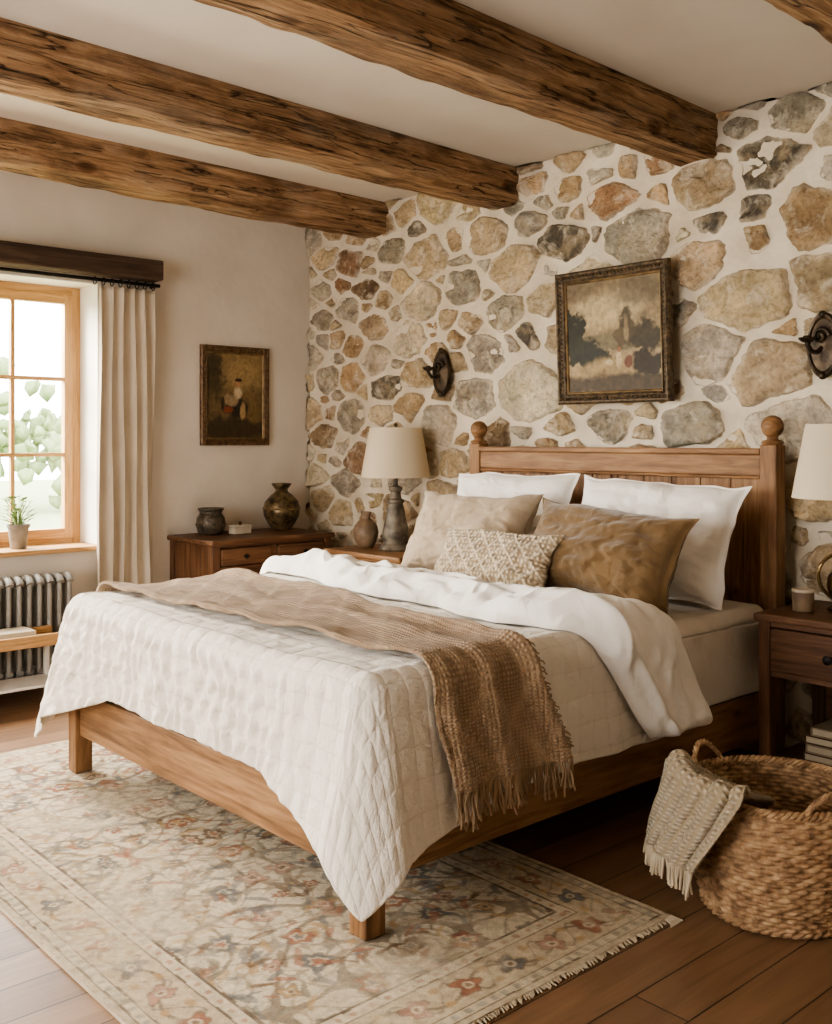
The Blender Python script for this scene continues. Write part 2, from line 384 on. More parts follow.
for i,(x,z,r,key) in enumerate(seeds):
    planes=[]
    for j,(x2,z2,r2,_) in enumerate(seeds):
        if i==j:continue
        dx=(x2-x)/AS;dz=z2-z;D=math.hypot(dx,dz)
        if D>.65:continue
        t=(D*D+r*r-r2*r2)/(2*D)
        planes.append((dx/D,dz/D,t))
    NA=56;R_=[]
    g0=rng.uniform(.007,.013)
    gaps=[g0+rng.choice([0,0,.004,.011]) for _ in planes]
    chops=[]
    for q in range(rng.choice([2,3,4])):
        a=rng.uniform(0,2*PI);chops.append((math.cos(a),math.sin(a),r*rng.uniform(.72,1.0)))
    for k in range(NA):
        a=2*PI*k/NA;ca,sa=math.cos(a),math.sin(a);m=r*1.7
        for (nx,nz,t),gp in zip(planes,gaps):
            c=nx*ca+nz*sa
            if c>.05: m=min(m,(t-gp)/c)
        for nx,nz,t in chops:
            c=nx*ca+nz*sa
            if c>.05: m=min(m,t/c)
        R_.append(max(m,.012))
    R_=np.array(R_)
    ph=rng.uniform(0,100)
    aa=np.arange(NA)*2*PI/NA
    R_=R_*(1+.16*vn(1.7*np.cos(aa)+ph,1.7*np.sin(aa),3)+.13*vn(4.5*np.cos(aa)+ph,4.5*np.sin(aa),5)-.01)
    R_=(np.roll(R_,1)+R_*4+np.roll(R_,-1))/6
    R_=R_*(1+.09*vn(9*np.cos(aa)+ph,9*np.sin(aa),9))
    base=np.array(lin(PAL[key]));base=base*rng.uniform(.74,1.12)*np.array([rng.uniform(.98,1.04),1,rng.uniform(.93,1.04)])
    n0=len(sv);hh=rng.uniform(.5,1.2);tx=rng.uniform(-.10,.10);tz=rng.uniform(-.14,.14)
    prof=[(1.06,-.010),(1.0,.006),(.97,.016),(.91,.021),(.76,.024),(.56,.025),(.34,.026),(.15,.026)]
    for s_,h_ in prof:
        px_=R_*s_*np.cos(aa);pz_=R_*s_*np.sin(aa)
        hz=h_*hh+(tx*px_+tz*pz_+.036*fbm(px_*11+ph,pz_*15,2,4))*(1 if h_>.01 else .2)*min(1,h_/.02)
        mm=np.clip((s_-.80)/.20,0,1)*.8*np.clip(.45+1.8*fbm(px_*20+ph,pz_*20,6,3),0,1)+(.3 if s_>=1 else 0)
        mm=np.clip(mm,0,1);mott=1+.45*fbm(px_*9+ph,pz_*9,12,4)
        for k in range(NA):
            X=min(max(x+px_[k]*AS,WX+.001),RX-.001);Z=min(max(z+pz_[k],.001),CH-.001)
            sv.append((X,WY-hz[k],Z));cc=base*mott[k]*(1-mm[k])+mort*mm[k];sc.append((cc[0],cc[1],cc[2],1))
    sv.append((x,WY-.026*hh-.036*float(fbm(ph,0.,2,4)),min(max(z,.01),CH-.01)));sc.append((base[0],base[1],base[2],1));cen=len(sv)-1
    for q in range(len(prof)-1):
        for k in range(NA):
            k2=(k+1)%NA;sf.append((n0+q*NA+k,n0+q*NA+k2,n0+(q+1)*NA+k2,n0+(q+1)*NA+k))
    q=len(prof)-1
    for k in range(NA): sf.append((n0+q*NA+k,n0+q*NA+(k+1)%NA,cen))
me=bpy.data.meshes.new('wall_back_stones');me.from_pydata(sv,[],sf);me.update()
ca=me.color_attributes.new(name='Col',type='FLOAT_COLOR',domain='POINT');ca.data.foreach_set('color',np.array(sc).ravel())
ob=fin(me,'wall_back_stones',mt_stone,None,0,True,0);ob.parent=bpy.data.objects['wall_back']

# beams
def beam(name,x1,w=.205,z0=2.605,y0=FY,y1=WY-.003,seed=0):
    x0=x1-w;hw=w/2;z1=CH;cx=(x0+x1)/2;c=.011
    pts=[(-hw,z1),(-hw,z0+.1),(-hw,z0+c*1.4),(-hw+c*.4,z0+c*.4),(-hw+c*1.4,z0),(-hw*.5,z0),(-hw*.1,z0),(hw*.4,z0),(hw-c*1.4,z0),(hw-c*.4,z0+c*.4),(hw,z0+c*1.4),(hw,z0+.05),(hw,z0+.08),(hw,z0+.11),(hw,z0+.14),(hw,z0+.17),(hw,z1)]
    ys=np.linspace(y0,y1,340);P=np.zeros((len(ys),len(pts),3))
    for j,(a,z) in enumerate(pts):
        top=1 if z<z1-.001 else 0
        P[:,j,0]=cx+a+top*(.020*fbm(ys*1.3+seed*9,np.full_like(ys,a*5+z*4),seed)+.014*vn(ys*7+j*3,np.full_like(ys,j*1.1),seed+2)+.006*vn(ys*19,np.full_like(ys,j*2.1),seed+5))+.02*vn(ys*.5,ys*0+seed,4)+(WY-ys)*.048
        P[:,j,1]=ys
        P[:,j,2]=z+top*(.018*fbm(ys*1.1+seed*5,np.full_like(ys,z*5+a*3),seed+7)+.012*vn(ys*8,np.full_like(ys,j*1.3),seed+3))
    nu,nv=P.shape[:2];mb=MB()
    f=[(i*nv+j,(i+1)*nv+j,(i+1)*nv+j+1,i*nv+j+1) for i in range(nu-1) for j in range(nv-1)]
    f+=[tuple(range(nv)),tuple((nu-1)*nv+j for j in range(nv-1,-1,-1))]
    mb.add(P.reshape(-1,3),f);return mb.obj(name,W_beam(),None,smooth=True,ang=50)
for i,x in enumerate([-4.787,-3.698,-2.513,-1.39,-.3,.80]): beam('ceiling_beam' if i==0 else 'ceiling_beam.%03d'%i,x,seed=i+1)

# ---------------------------------------------------------------- windows
def window(name,y0,y1):
    g=G(name,(WX-.26,(y0+y1)/2,WZ0));xa,xb=WX-.285,WX-.235
    mb=MB();f=.055
    mb.box(xa,xb,y0,y0+f,WZ0,WZ1).box(xa,xb,y1-f,y1,WZ0,WZ1);mb.obj('frame_posts',W_win('Z'),g,.004)
    MB().box(xa,xb,y0+f,y1-f,WZ0,WZ0+f).box(xa,xb,y0+f,y1-f,WZ1-f,WZ1).obj('frame_rails',W_win('Y'),g,.004)
    ym=(y0+y1)/2;s=.05
    v=MB();h=MB();m1=MB();gl=MB()
    for a,b in ((y0+f,ym-.002),(ym+.002,y1-f)):
        za,zb=WZ0+f,WZ1-f;x0,x1=xa+.012,xb+.012
        v.box(x0,x1,a,a+s,za,zb).box(x0,x1,b-s,b,za,zb);h.box(x0,x1,a+s,b-s,za,za+s+.01).box(x0,x1,a+s,b-s,zb-s,zb)
        c=(a+b)/2;m1.box(x0+.008,x1-.008,c-.011,c+.011,za+s,zb-s)
        for k in (1,2):
            z=za+s+(zb-za-2*s)*k/3;h.box(x0+.01,x1-.006,a+s,b-s,z-.011,z+.011)
        gl.box(xa+.03,xa+.034,a+s*.5,b-s*.5,za+s*.5,zb-s*.5)
    v.obj('sash_stiles',W_win('Z'),g,.003);h.obj('sash_rails',W_win('Y'),g,.003);m1.obj('muntins',W_win('Z'),g,.002)
    gl.obj('glass',mt_glass,g)
    MB().box(xb+.016,xb+.035,ym-.012,ym+.012,1.4,1.5).obj('latch',mt_brass,g,.003)
    MB().box(WX-.235,WX+.045,y0+.002,y1-.002,WZ0+.001,WZ0+.028).obj('sill_board',W_win('Y'),g,.006)
    return g
window('window_1',1.06,2.56);window('window_2',-1.1,.4)
g=G('unseen_fill_window',(-2.4,FY-.26,WZ0))  # unseen window behind the camera, added to let in frontal fill
mb=MB();ya,yb=FY-.285,FY-.235
for x in (-3.6,-2.43,-1.26): mb.box(x,x+.06,ya,yb,WZ0,WZ1)
for z in (WZ0,1.2,1.7,WZ1-.06): mb.box(-3.54,-1.26,ya+.005,yb-.005,z,z+(.06 if z in(WZ0,WZ1-.06) else .022))
mb.obj('frame',W_win('X'),g,.003)
for nm,(y0,y1) in (('trim_1',(1.06,2.56)),('trim_2',(-1.1,.4))):
    mb=MB();mb.box(WX-.234,WX+.001,y1-.006,y1,WZ0+.03,WZ1).box(WX-.234,WX+.001,y0,y0+.006,WZ0+.03,WZ1).box(WX-.234,WX+.001,y0+.006,y1-.006,WZ1-.006,WZ1)
    mb.obj(nm,mt_reveal)
MB().box(WX+.001,WX+.14,.55,2.90,2.285,2.40).obj('curtain_pelmet_beam',W_lintel(),None,.008)
g=G('curtain_rod',(WX+.09,1.8,2.255))
MB().tube([(WX+.085,y,2.258) for y in np.linspace(.62,2.90,10)],.011,10).obj('rod',mt_iron,g,smooth=True)
mb=MB()
for y in (.6,1.8,2.885): mb.box(WX+.001,WX+.085,y-.008,y+.008,2.25,2.266)
mb.obj('brackets',mt_iron,g,.002)
mb=MB()
for y in list(np.linspace(2.5,2.86,8))+list(np.linspace(.68,1.0,8)):
    mb.tube([(WX+.085+.022*math.sin(a),y,2.25+.022*math.cos(a)) for a in np.linspace(0,2*PI,16,endpoint=False)],.003,5,True)
mb.obj('rings',mt_iron,g,smooth=True)
def curtain(name,ya,yb,seed):
    nu,nv=300,80;u=np.linspace(0,1,nu)[:,None];v=np.linspace(0,1,nv)[None,:]
    z=2.225-(2.19)*v+0*u
    sp=1+.03*v+.08*v**2
    yc=(ya+yb)/2;y=yc+(u-.5)*(yb-ya)*sp+.006*np.sin(v*9+u*7)
    ph=u*2*PI*5.0+1.2*fbm(u*3,v*1.1,seed,2)*2
    amp=(.016+.020*v)*(.8+.9*vn(u*5,v*.7,seed+8))
    x=WX+.085+amp*np.sin(ph)+.018*fbm(u*9,v*1.5,seed+3,3)
    y=y+.010*np.cos(ph)*1.2
    return grid(name,np.stack([x,y,z],-1),mt_curtain,None,solid=.003)
curtain('curtain',2.51,2.85,1);curtain('curtain.001',.64,1.02,5)

# ---------------------------------------------------------------- radiator, bench, sill plant
g=G('cast_iron_radiator',(WX+.13,1.8,0));mb=MB()
n=19
for i in range(n):
    y=1.34+i*.0545
    for x in (WX+.055,WX+.105,WX+.155):
        mb.tube([(x,y,.12),(x,y,.35),(x,y,.58)],.014,8)
    for z in (.12,.58):
        mb.tube([(WX+.04,y,z),(WX+.055,y,z+(.02 if z>.3 else -.02)),(WX+.105,y,z+(.03 if z>.3 else -.03)),(WX+.155,y,z+(.02 if z>.3 else -.02)),(WX+.17,y,z)],.021,8)
for z in (.12,.58): mb.tube([(WX+.105,1.32,z),(WX+.105,1.8,z),(WX+.105,2.34,z)],.02,10)
for y in (1.36,2.30): mb.box(WX+.06,WX+.15,y-.012,y+.012,0,.11)
mb.obj('sections',mt_radi,g,smooth=True,ang=60)
g=G('low_bench',(-5.3,1.9,0));mb=MB()
mb.box(-5.40,-5.14,1.62,2.20,.30,.325);mb.box(-5.40,-5.375,1.62,2.20,.325,.36).box(-5.165,-5.14,1.62,2.20,.325,.36)
mb.obj('tray_top',W_win('Y'),g,.004)
mb=MB()
for x in (-5.385,-5.155):
    for y in (1.65,2.17): mb.box(x-.013,x+.013,y-.013,y+.013,0,.30)
mb.obj('legs',mt_reveal,g,.003)
MB().box(-5.39,-5.15,1.64,2.18,.09,.105).obj('lower_shelf',mt_reveal,g,.003)
g=G('stack_of_books',(-5.27,1.95,.326))
MB().box(-5.36,-5.18,1.8,2.06,.326,.352).obj('book_1',mt_book2,g,.003);MB().box(-5.35,-5.19,1.83,2.04,.353,.378).obj('book_2',mt_page,g,.003)

g=G('potted_plant',(-5.70,2.14,WZ0+.028));zb=WZ0+.029;c=(-5.70,2.14,zb)
MB().lathe([(.04,0),(.043,.004),(.055,.115),(.062,.118),(.062,.135),(.054,.135),(.052,.115),(.0,.112)],c,32).obj('pot',mt_pot,g,smooth=True)
MB().lathe([(.05,.112),(.05,.118),(0,.12)],c,20).obj('soil',mt_soil,g)
mb=MB();rr=random.Random(3)
for k in range(52):
    a=rr.uniform(0,2*PI);hgt=rr.uniform(.03,.17);rad=rr.uniform(.02,.09)
    e=Vector((c[0]+rad*math.cos(a),c[1]+rad*math.sin(a),zb+.118+hgt))
    mb.tube([(c[0]+.01*math.cos(a),c[1]+.01*math.sin(a),zb+.118),(c[0]+rad*.4*math.cos(a),c[1]+rad*.4*math.sin(a),zb+.118+hgt*.6),e],.0018,4)
    s=rr.uniform(.022,.036);d=Vector((math.cos(a),math.sin(a),.3)).normalized();w=Vector((-math.sin(a),math.cos(a),0))
    mb.add([e-d*s*.6,e+w*s*.55+Vector((0,0,.004)),e+d*s*1.1,e-w*s*.55+Vector((0,0,.004))],[(0,1,2,3)])
mb.obj('foliage',mt_leaf,g)

# ---------------------------------------------------------------- cabinet on left wall
g=G('wooden_dresser',(-5.3,3.4,0));x0,x1,y0,y1,H=WX+.03,-5.07,2.995,3.83,.78
MB().box(x0-.01,x1+.02,y0-.015,y1+.015,H-.03,H).obj('top',W_dark('Y'),g,.008)
mb=MB()
for x in (x0,x1-.05):
    for y in (y0,y1-.05): mb.box(x,x+.05,y,y+.05,0,H-.03)
mb.obj('legs',W_dark('Z'),g,.004)
MB().box(x0+.01,x1-.012,y0+.008,y0+.028,.12,H-.03).box(x0+.01,x1-.012,y1-.028,y1-.008,.12,H-.03).box(x0+.004,x0+.016,y0+.03,y1-.03,.12,H-.03).obj('side_panels',W_dark('Z'),g,.002)
ym=(y0+y1)/2
MB().box(x0+.02,x1-.005,y0+.05,y1-.05,.60,.625).box(x0+.02,x1-.005,y0+.05,y1-.05,.735,.75).box(x0+.02,x1-.005,y0+.05,y1-.05,.12,.145).box(x1-.04,x1-.005,ym-.018,ym+.018,.145,.735).obj('rails',W_dark('Y'),g,.002)
MB().box(x1-.03,x1+.006,y0+.056,ym-.024,.63,.73).box(x1-.03,x1+.006,ym+.024,y1-.056,.63,.73).obj('drawers',W_dark('Y'),g,.006)
mb=MB()
for y in ((y0+ym)/2,(y1+ym)/2): mb.lathe([(.006,0),(.006,.012),(.014,.018),(.014,.026),(.004,.032)],(x1+.006,y,.68),16,axis='X')
mb.obj('knobs',mt_iron,g,smooth=True)
mb=MB()
for a,b in ((y0+.056,ym-.022),(ym+.022,y1-.056)):
    mb.box(x1-.028,x1-.006,a,a+.04,.15,.595).box(x1-.028,x1-.006,b-.04,b,.15,.595).box(x1-.028,x1-.006,a+.04,b-.04,.15,.19).box(x1-.028,x1-.006,a+.04,b-.04,.565,.595)
mb.obj('door_frames',W_dark('Z'),g,.003)

g=G('lidded_pot',(-5.44,3.2,H));c=(-5.44,3.2,H+.001)
MB().lathe([(.06,0),(.075,.01),(.088,.05),(.084,.10),(.066,.125),(.068,.14),(.078,.148),(.078,.158),(.066,.158),(.06,.13),(.02,.03),(0,.03)],c,36).obj('body',mt_potd,g,smooth=True)
mb=MB()
for k in range(14):
    a=k*2*PI/14;mb.lathe([(.008,0),(.006,.004),(0,.006)],(c[0]+.087*math.cos(a),c[1]+.087*math.sin(a),c[2]+.06),8)
mb.obj('studs',mt_potd,g,smooth=True)
g=G('small_trinket_box',(-5.36,3.36,H));MB().box(-5.40,-5.33,3.30,3.42,H+.001,H+.04).obj('box',mt_cream,g,.004)
MB().box(-5.405,-5.325,3.295,3.425,H+.041,H+.053).obj('lid',mt_cream,g,.004)
MB().lathe([(.006,0),(.012,.01),(.006,.02),(0,.022)],(-5.365,3.36,H+.053),12).obj('knob',mt_brass,g,smooth=True)
g=G('bronze_vase',(-5.42,3.70,H));c=(-5.42,3.70,H+.001)
MB().lathe([(.055,0),(.06,.006),(.085,.04),(.112,.09),(.117,.135),(.105,.18),(.07,.22),(.042,.24),(.038,.255),(.05,.27),(.062,.285),(.062,.295),(.05,.295),(.032,.26),(.03,.2),(0,.1)],c,44).obj('body',mt_vase,g,smooth=True)
MB().lathe([(.118,.0),(.121,.006),(.118,.012)],(c[0],c[1],c[2]+.13),44).obj('band',mt_gold,g,smooth=True)

# ---------------------------------------------------------------- nightstands
def nightstand(name,x0,x1,y0,y1,H,wd):
    g=G(name,((x0+x1)/2,(y0+y1)/2,0))
    MB().box(x0-.012,x1+.012,y0-.02,y1,H-.028,H).obj('top',wd('X'),g,.008)
    mb=MB()
    for x in (x0,x1-.045):
        for y in (y0,y1-.045): mb.box(x,x+.045,y,y+.045,0,H-.028)
    mb.obj('legs',wd('Z'),g,.004)
    dz0=H-.215
    MB().box(x0+.006,x0+.022,y0+.045,y1-.045,dz0-.02,H-.028).box(x1-.022,x1-.006,y0+.045,y1-.045,dz0-.02,H-.028).obj('sides',wd('Y'),g,.002)
    MB().box(x0+.045,x1-.045,y1-.02,y1-.008,.1,H-.028).obj('back',wd('X'),g,.001)
    MB().box(x0+.02,x1-.02,y0+.012,y1-.01,dz0-.022,dz0-.002).box(x0+.01,x1-.01,y0+.012,y1-.01,.13,.152).obj('shelves',wd('X'),g,.002)
    MB().box(x0+.02,x1-.02,y0+.008,y0+.03,H-.05,H-.028).obj('apron',wd('X'),g,.002)
    MB().box(x0+.05,x1-.05,y0-.006,y0+.02,dz0+.002,H-.054).obj('drawer_front',wd('X'),g,.006)
    MB().lathe([(.007,0),(.007,.012),(.016,.02),(.017,.03),(.006,.038)],((x0+x1)/2,y0-.006,(dz0+H-.05)/2),18,axis='-Y').obj('knob',mt_iron,g,smooth=True)
    return g
nightstand('nightstand',-4.80,-4.14,3.59,4.0,.72,W_red)
nightstand('nightstand.001',-2.02,-1.45,3.54,4.0,.70,W_dark)
g=G('stack_of_books.001',(-1.72,3.75,.153))
for i,(w,mtx) in enumerate(((.15,mt_book1),(.14,mt_book2),(.145,mt_book1),(.12,mt_book2))):
    z=.153+i*.033;MB().box(-1.74-w,-1.74+w,3.63,3.84,z,z+.004).box(-1.74-w,-1.74+w,3.63,3.84,z+.027,z+.031).box(-1.74-w,-1.74-w+.004,3.63,3.84,z+.004,z+.027).obj('cover_%d'%i,mtx,g)
    MB().box(-1.74-w+.006,-1.74+w-.004,3.634,3.836,z+.0045,z+.0265).obj('pages_%d'%i,mt_page,g)

def shade(g,c,zb,zt,rb,rt):
    v=[];f=[];seg=64
    prof=[(rb,zb),((rb+rt)/2,(zb+zt)/2),(rt,zt),(rt-.004,zt),((rb+rt)/2-.004,(zb+zt)/2),(rb-.004,zb)]
    for r,z in prof:
        for k in range(seg):
            a=2*PI*k/seg;v.append((c[0]+r*math.cos(a),c[1]+r*math.sin(a),z))
    m=len(prof)
    for i in range(m):
        j=(i+1)%m
        for k in range(seg):
            k2=(k+1)%seg;f.append((i*seg+k,i*seg+k2,j*seg+k2,j*seg+k))
    MB().add(v,f).obj('shade',mt_shade,g,smooth=True,ang=50)
    mb=MB()
    for a in (0,2*PI/3,4*PI/3): mb.tube([(c[0],c[1],zt-.03),(c[0]+(rt-.006)*math.cos(a),c[1]+(rt-.006)*math.sin(a),zt-.008)],.002,5)
    mb.obj('spider',mt_brass,g)
    MB().lathe([(.004,zt-.03),(.004,zt+.005),(.012,zt+.012),(.012,zt+.02),(0,zt+.03)],(c[0],c[1],0),14).obj('finial',mt_brass,g,smooth=True)
    MB().lathe([(.012,zb+.02),(.03,zb+.06),(.034,zb+.1),(.02,zb+.13),(0,zb+.138)],(c[0],c[1],0),20).obj('bulb',mt_cream,g,smooth=True)
g=G('table_lamp',(-4.447,3.82,.72));c=(-4.447,3.82,.721)
MB().lathe([(.092,0),(.096,.01),(.09,.025),(.072,.04),(.070,.055),(.078,.075),(.076,.10),(.062,.17),(.050,.235),(.040,.265),(.050,.275),(.050,.287),(.034,.295),(.028,.33),(.040,.345),(.038,.36),(.014,.37),(.01,.46),(0,.46)],c,44).obj('base',mt_lampb,g,smooth=True)
shade(g,c,1.138,1.42,.20,.15)
g=G('table_lamp.001',(-1.80,3.80,.70));c=(-1.80,3.80,.701)
MB().lathe([(.07,0),(.074,.012),(.05,.03),(.06,.05),(.075,.09),(.07,.13),(.04,.175),(.026,.21),(.034,.22),(.034,.23),(.014,.24),(.010,.46),(0,.46)],c,44).obj('base',mt_brass,g,smooth=True)
hp=[(c[0]-.03-.075*math.sin(a)*.9,c[1]-.035*math.sin(a),c[2]+.13-.085*math.cos(a)) for a in np.linspace(.1,PI-.05,16)]
MB().tube(hp,.007,8).obj('handle',mt_brass,g,smooth=True)
shade(g,c,1.13,1.41,.20,.15)
g=G('ceramic_vase',(-4.68,3.79,.72));c=(-4.68,3.79,.721)
MB().lathe([(.04,0),(.045,.005),(.066,.04),(.075,.085),(.068,.125),(.044,.155),(.024,.168),(.022,.18),(.03,.195),(.033,.208),(.026,.208),(.016,.18),(0,.1)],c,36).obj('body',mt_cer,g,smooth=True)
g=G('candle_tin',(-1.925,3.70,.70));c=(-1.925,3.70,.701)
MB().lathe([(.038,0),(.04,.003),(.04,.075),(.037,.075),(.036,.06),(0,.058)],c,32).obj('tin',mt_cer,g,smooth=True)
MB().lathe([(.0395,.0),(.042,.003),(.042,.009),(.0395,.012)],(c[0],c[1],c[2]+.07),32).obj('rim',mt_cream,g,smooth=True)
MB().tube([(c[0],c[1],c[2]+.058),(c[0],c[1],c[2]+.07)],.0015,5).obj('wick',mt_iron,g)

# ---------------------------------------------------------------- pictures & sconces
def framed(name,org,ax,up,out,w,h,prof,mfr,mslip,painter,nu=150,nv=130):
    g=G(name,org);O=Vector(org);ax=Vector(ax);up=Vector(up).normalized();out=Vector(out).normalized()
    W=lambda a,b,c:O+ax*a+up*b+out*c
    def sweep(prof,nm,m):
        v=[];f=[]
        for ins,oo in prof:
            for sx,sy in ((-1,-1),(1,-1),(1,1),(-1,1)): v.append(W(sx*(w/2-ins),sy*(h/2-ins),oo))
        k=len(prof)
        for i in range(k):
            j=(i+1)%k
            for q in range(4):
                q2=(q+1)%4;f.append((i*4+q,i*4+q2,j*4+q2,j*4+q))
        MB().add(v,f).obj(nm,m,g,.0015)
    sweep(prof,'frame',mfr)
    iw=prof[-2][0];sweep([(iw-.002,.006),(iw-.002,.016),(iw+.004,.018),(iw+.010,.012),(iw+.010,.006)],'slip',mslip)
    mb=MB();ins=iw*.55
    for sy in (-1,1):
        nb=int(w/.022)
        for k in range(nb):
            a=-w/2+ins+(w-2*ins)*k/(nb-1);p=W(a,sy*(h/2-ins),.026);mb.lathe([(.006,-.005),(.008,0),(.005,.005),(0,.006)],p,6)
    for sx in (-1,1):
        nb=int(h/.022)
        for k in range(1,nb-1):
            a=-h/2+ins+(h-2*ins)*k/(nb-1);p=W(sx*(w/2-ins),a,.026);mb.lathe([(.006,-.005),(.008,0),(.005,.005),(0,.006)],p,6)
    mb.obj('beading',mfr,g,smooth=True)
    cw,chh=w-2*iw-.012,h-2*iw-.012
    u,v=np.meshgrid(np.linspace(0,1,nu),np.linspace(0,1,nv),indexing='ij')
    P=np.zeros((nu,nv,3))
    for k in range(3): P[...,k]=O[k]+ax[k]*(u-.5)*cw+up[k]*(v-.5)*chh+out[k]*.009
    grid('canvas',P,mt_paint,g,COL=painter(u,v))
    MB().add([W(a*(w/2-.01),b*(h/2-.01),c_) for c_ in (0.001,.006) for a,b in ((-1,-1),(1,-1),(1,1),(-1,1))],[(0,3,2,1),(4,5,6,7),(0,1,5,4),(1,2,6,5),(2,3,7,6),(3,0,4,7)]).obj('backing',mt_book1,g)
def blob(C,u,v,cx,cy,rx,ry,col,soft=.3,ns=8,na=.5,seed=0,al=1.):
    d=np.sqrt(((u-cx)/rx)**2+((v-cy)/ry)**2)+na*fbm(u*ns,v*ns,seed,4)
    a=(1-sstep(1-soft,1+soft,d))*al
    return C*(1-a[...,None])+np.array(lin(col,1.))*a[...,None]
def paint_land(u,v):
    t=(v+.15*fbm(u*3,v*3,1))[...,None];C=np.array(lin((180,158,120),1))*(1-t)+np.array(lin((132,114,86),1))*t
    C=blob(C,u,v,.42,.76,.33,.12,(194,176,138),.5,5,.7,2,.85);C=blob(C,u,v,.78,.88,.32,.1,(104,90,70),.5,6,.8,3,.75)
    C=blob(C,u,v,.12,.92,.22,.1,(110,96,74),.6,6,.8,4,.75);C=blob(C,u,v,.3,.62,.3,.07,(198,176,134),.6,6,.8,14,.6)
    C=blob(C,u,v,.45,.44,.5,.07,(122,112,84),.2,7,.4,5,.9)
    C=blob(C,u,v,.66,.58,.07,.16,(86,74,52),.2,14,.7,6);C=blob(C,u,v,.58,.50,.07,.10,(96,82,58),.2,14,.7,26);C=blob(C,u,v,.74,.48,.08,.10,(80,68,48),.2,14,.7,27)
    C=blob(C,u,v,.645,.54,.03,.12,(160,138,102),.25,12,.5,7,.8);C=blob(C,u,v,.90,.46,.16,.14,(66,58,40),.2,12,.8,8)
    C=blob(C,u,v,.05,.50,.15,.22,(42,42,30),.15,16,.9,9);C=blob(C,u,v,.20,.38,.20,.12,(46,46,32),.15,16,.8,19);C=blob(C,u,v,.30,.31,.22,.07,(38,42,32),.15,12,.7,10)
    C=blob(C,u,v,.5,.20,.42,.09,(164,140,98),.3,8,.5,11,.9);C=blob(C,u,v,.55,.06,.7,.1,(66,52,34),.3,10,.6,12,.95)
    C=blob(C,u,v,.88,.24,.18,.12,(50,42,28),.2,12,.8,13);C=blob(C,u,v,.56,.28,.03,.075,(200,178,140),.2,10,.2,15);C=blob(C,u,v,.565,.37,.02,.025,(150,104,72),.2,10,.1,25)
    C=blob(C,u,v,.66,.26,.045,.06,(112,70,46),.2,10,.3,16);C=blob(C,u,v,.45,.26,.04,.025,(196,176,140),.3,10,.3,18)
    return C*(.9+.4*fbm(u*30,v*30,20,3))[...,None]
def paint_fig(u,v):
    t=(v+.2*fbm(u*3,v*3,4))[...,None];C=np.array(lin((92,74,48),1))*(1-t)+np.array(lin((138,116,80),1))*t
    C=blob(C,u,v,.62,.76,.34,.14,(160,136,96),.6,5,.6,2,.8);C=blob(C,u,v,.12,.7,.2,.3,(74,62,42),.3,9,.7,3)
    C=blob(C,u,v,.5,.12,.6,.13,(62,50,34),.3,9,.6,5);C=blob(C,u,v,.8,.30,.2,.1,(114,94,60),.3,9,.6,6)
    C=blob(C,u,v,.54,.36,.2,.12,(40,34,28),.2,9,.4,7);C=blob(C,u,v,.42,.45,.11,.07,(150,130,100),.2,9,.4,8);C=blob(C,u,v,.55,.54,.07,.08,(190,172,142),.25,9,.3,9)
    C=blob(C,u,v,.55,.65,.04,.04,(180,136,100),.2,9,.2,10);C=blob(C,u,v,.56,.69,.06,.02,(44,30,22),.2,9,.2,11)
    C=blob(C,u,v,.36,.34,.09,.04,(128,66,44),.25,9,.4,12);C=blob(C,u,v,.64,.32,.05,.1,(166,138,98),.25,9,.4,13);C=blob(C,u,v,.28,.4,.03,.08,(60,48,34),.25,9,.4,14)
    return C*(.9+.35*fbm(u*30,v*30,21,2))[...,None]
prof=[(0,0),(0,.028),(.01,.040),(.018,.038),(.024,.026),(.040,.018),(.045,.026),(.050,.020),(.050,0)]
framed('landscape_painting',(-3.025,WY-.075,1.852),(1,0,0),(0,-.045,1),(0,-1,-.045),.665,.65,prof,mt_frame,mt_gold,paint_land,220,200)
prof2=[(0,0),(0,.018),(.008,.026),(.03,.022),(.036,.026),(.040,.018),(.040,0)]
framed('figure_painting',(WX+.004,3.463,1.628),(0,1,0),(0,0,1),(1,0,0),.50,.625,prof2,mt_frame2,mt_gold,paint_fig,110,130)

def sconce(name,x,z):
    g=G(name,(x,WY-.04,z));y=WY-.042
    MB().lathe([(1,0),(1,.010),(.93,.020),(.84,.018),(.78,.010),(.5,.012),(.3,.022),(0,.026)],(x,y,z),44,.07,.135,axis='-Y').obj('back_plate',mt_bronze,g,smooth=True)
    mb=MB()
    for s in (1,-1): mb.lathe([(.0,-.016),(.012,-.012),(.016,0),(.012,.012),(0,.016)],(x,y-.014,z+s*.125),12)
    p=[(x,y-.02,z-.01),(x-.01,y-.04,z-.03),(x-.02,y-.065,z-.028),(x-.03,y-.08,z-.005),(x-.032,y-.082,z+.01)]
    mb.tube(p,.010,8)
    sp=[(x+.0+ (.034*(1-t*.75))*math.cos(t*7.5),y-.03-.01*t,z+.035+(.034*(1-t*.75))*math.sin(t*7.5)) for t in np.linspace(0,1,30)]
    mb.tube(sp,.008,7)
    mb.lathe([(.004,0),(.02,.004),(.032,.014),(.034,.022),(.030,.022),(.018,.012),(.014,.03),(.010,.03),(0,.02)],(x-.032,y-.082,z+.006),24)
    mb.obj('scroll_arm',mt_bronze,g,smooth=True,ang=60)
sconce('wall_sconce',-4.255,1.735);sconce('wall_sconce.001',-1.995,1.735)

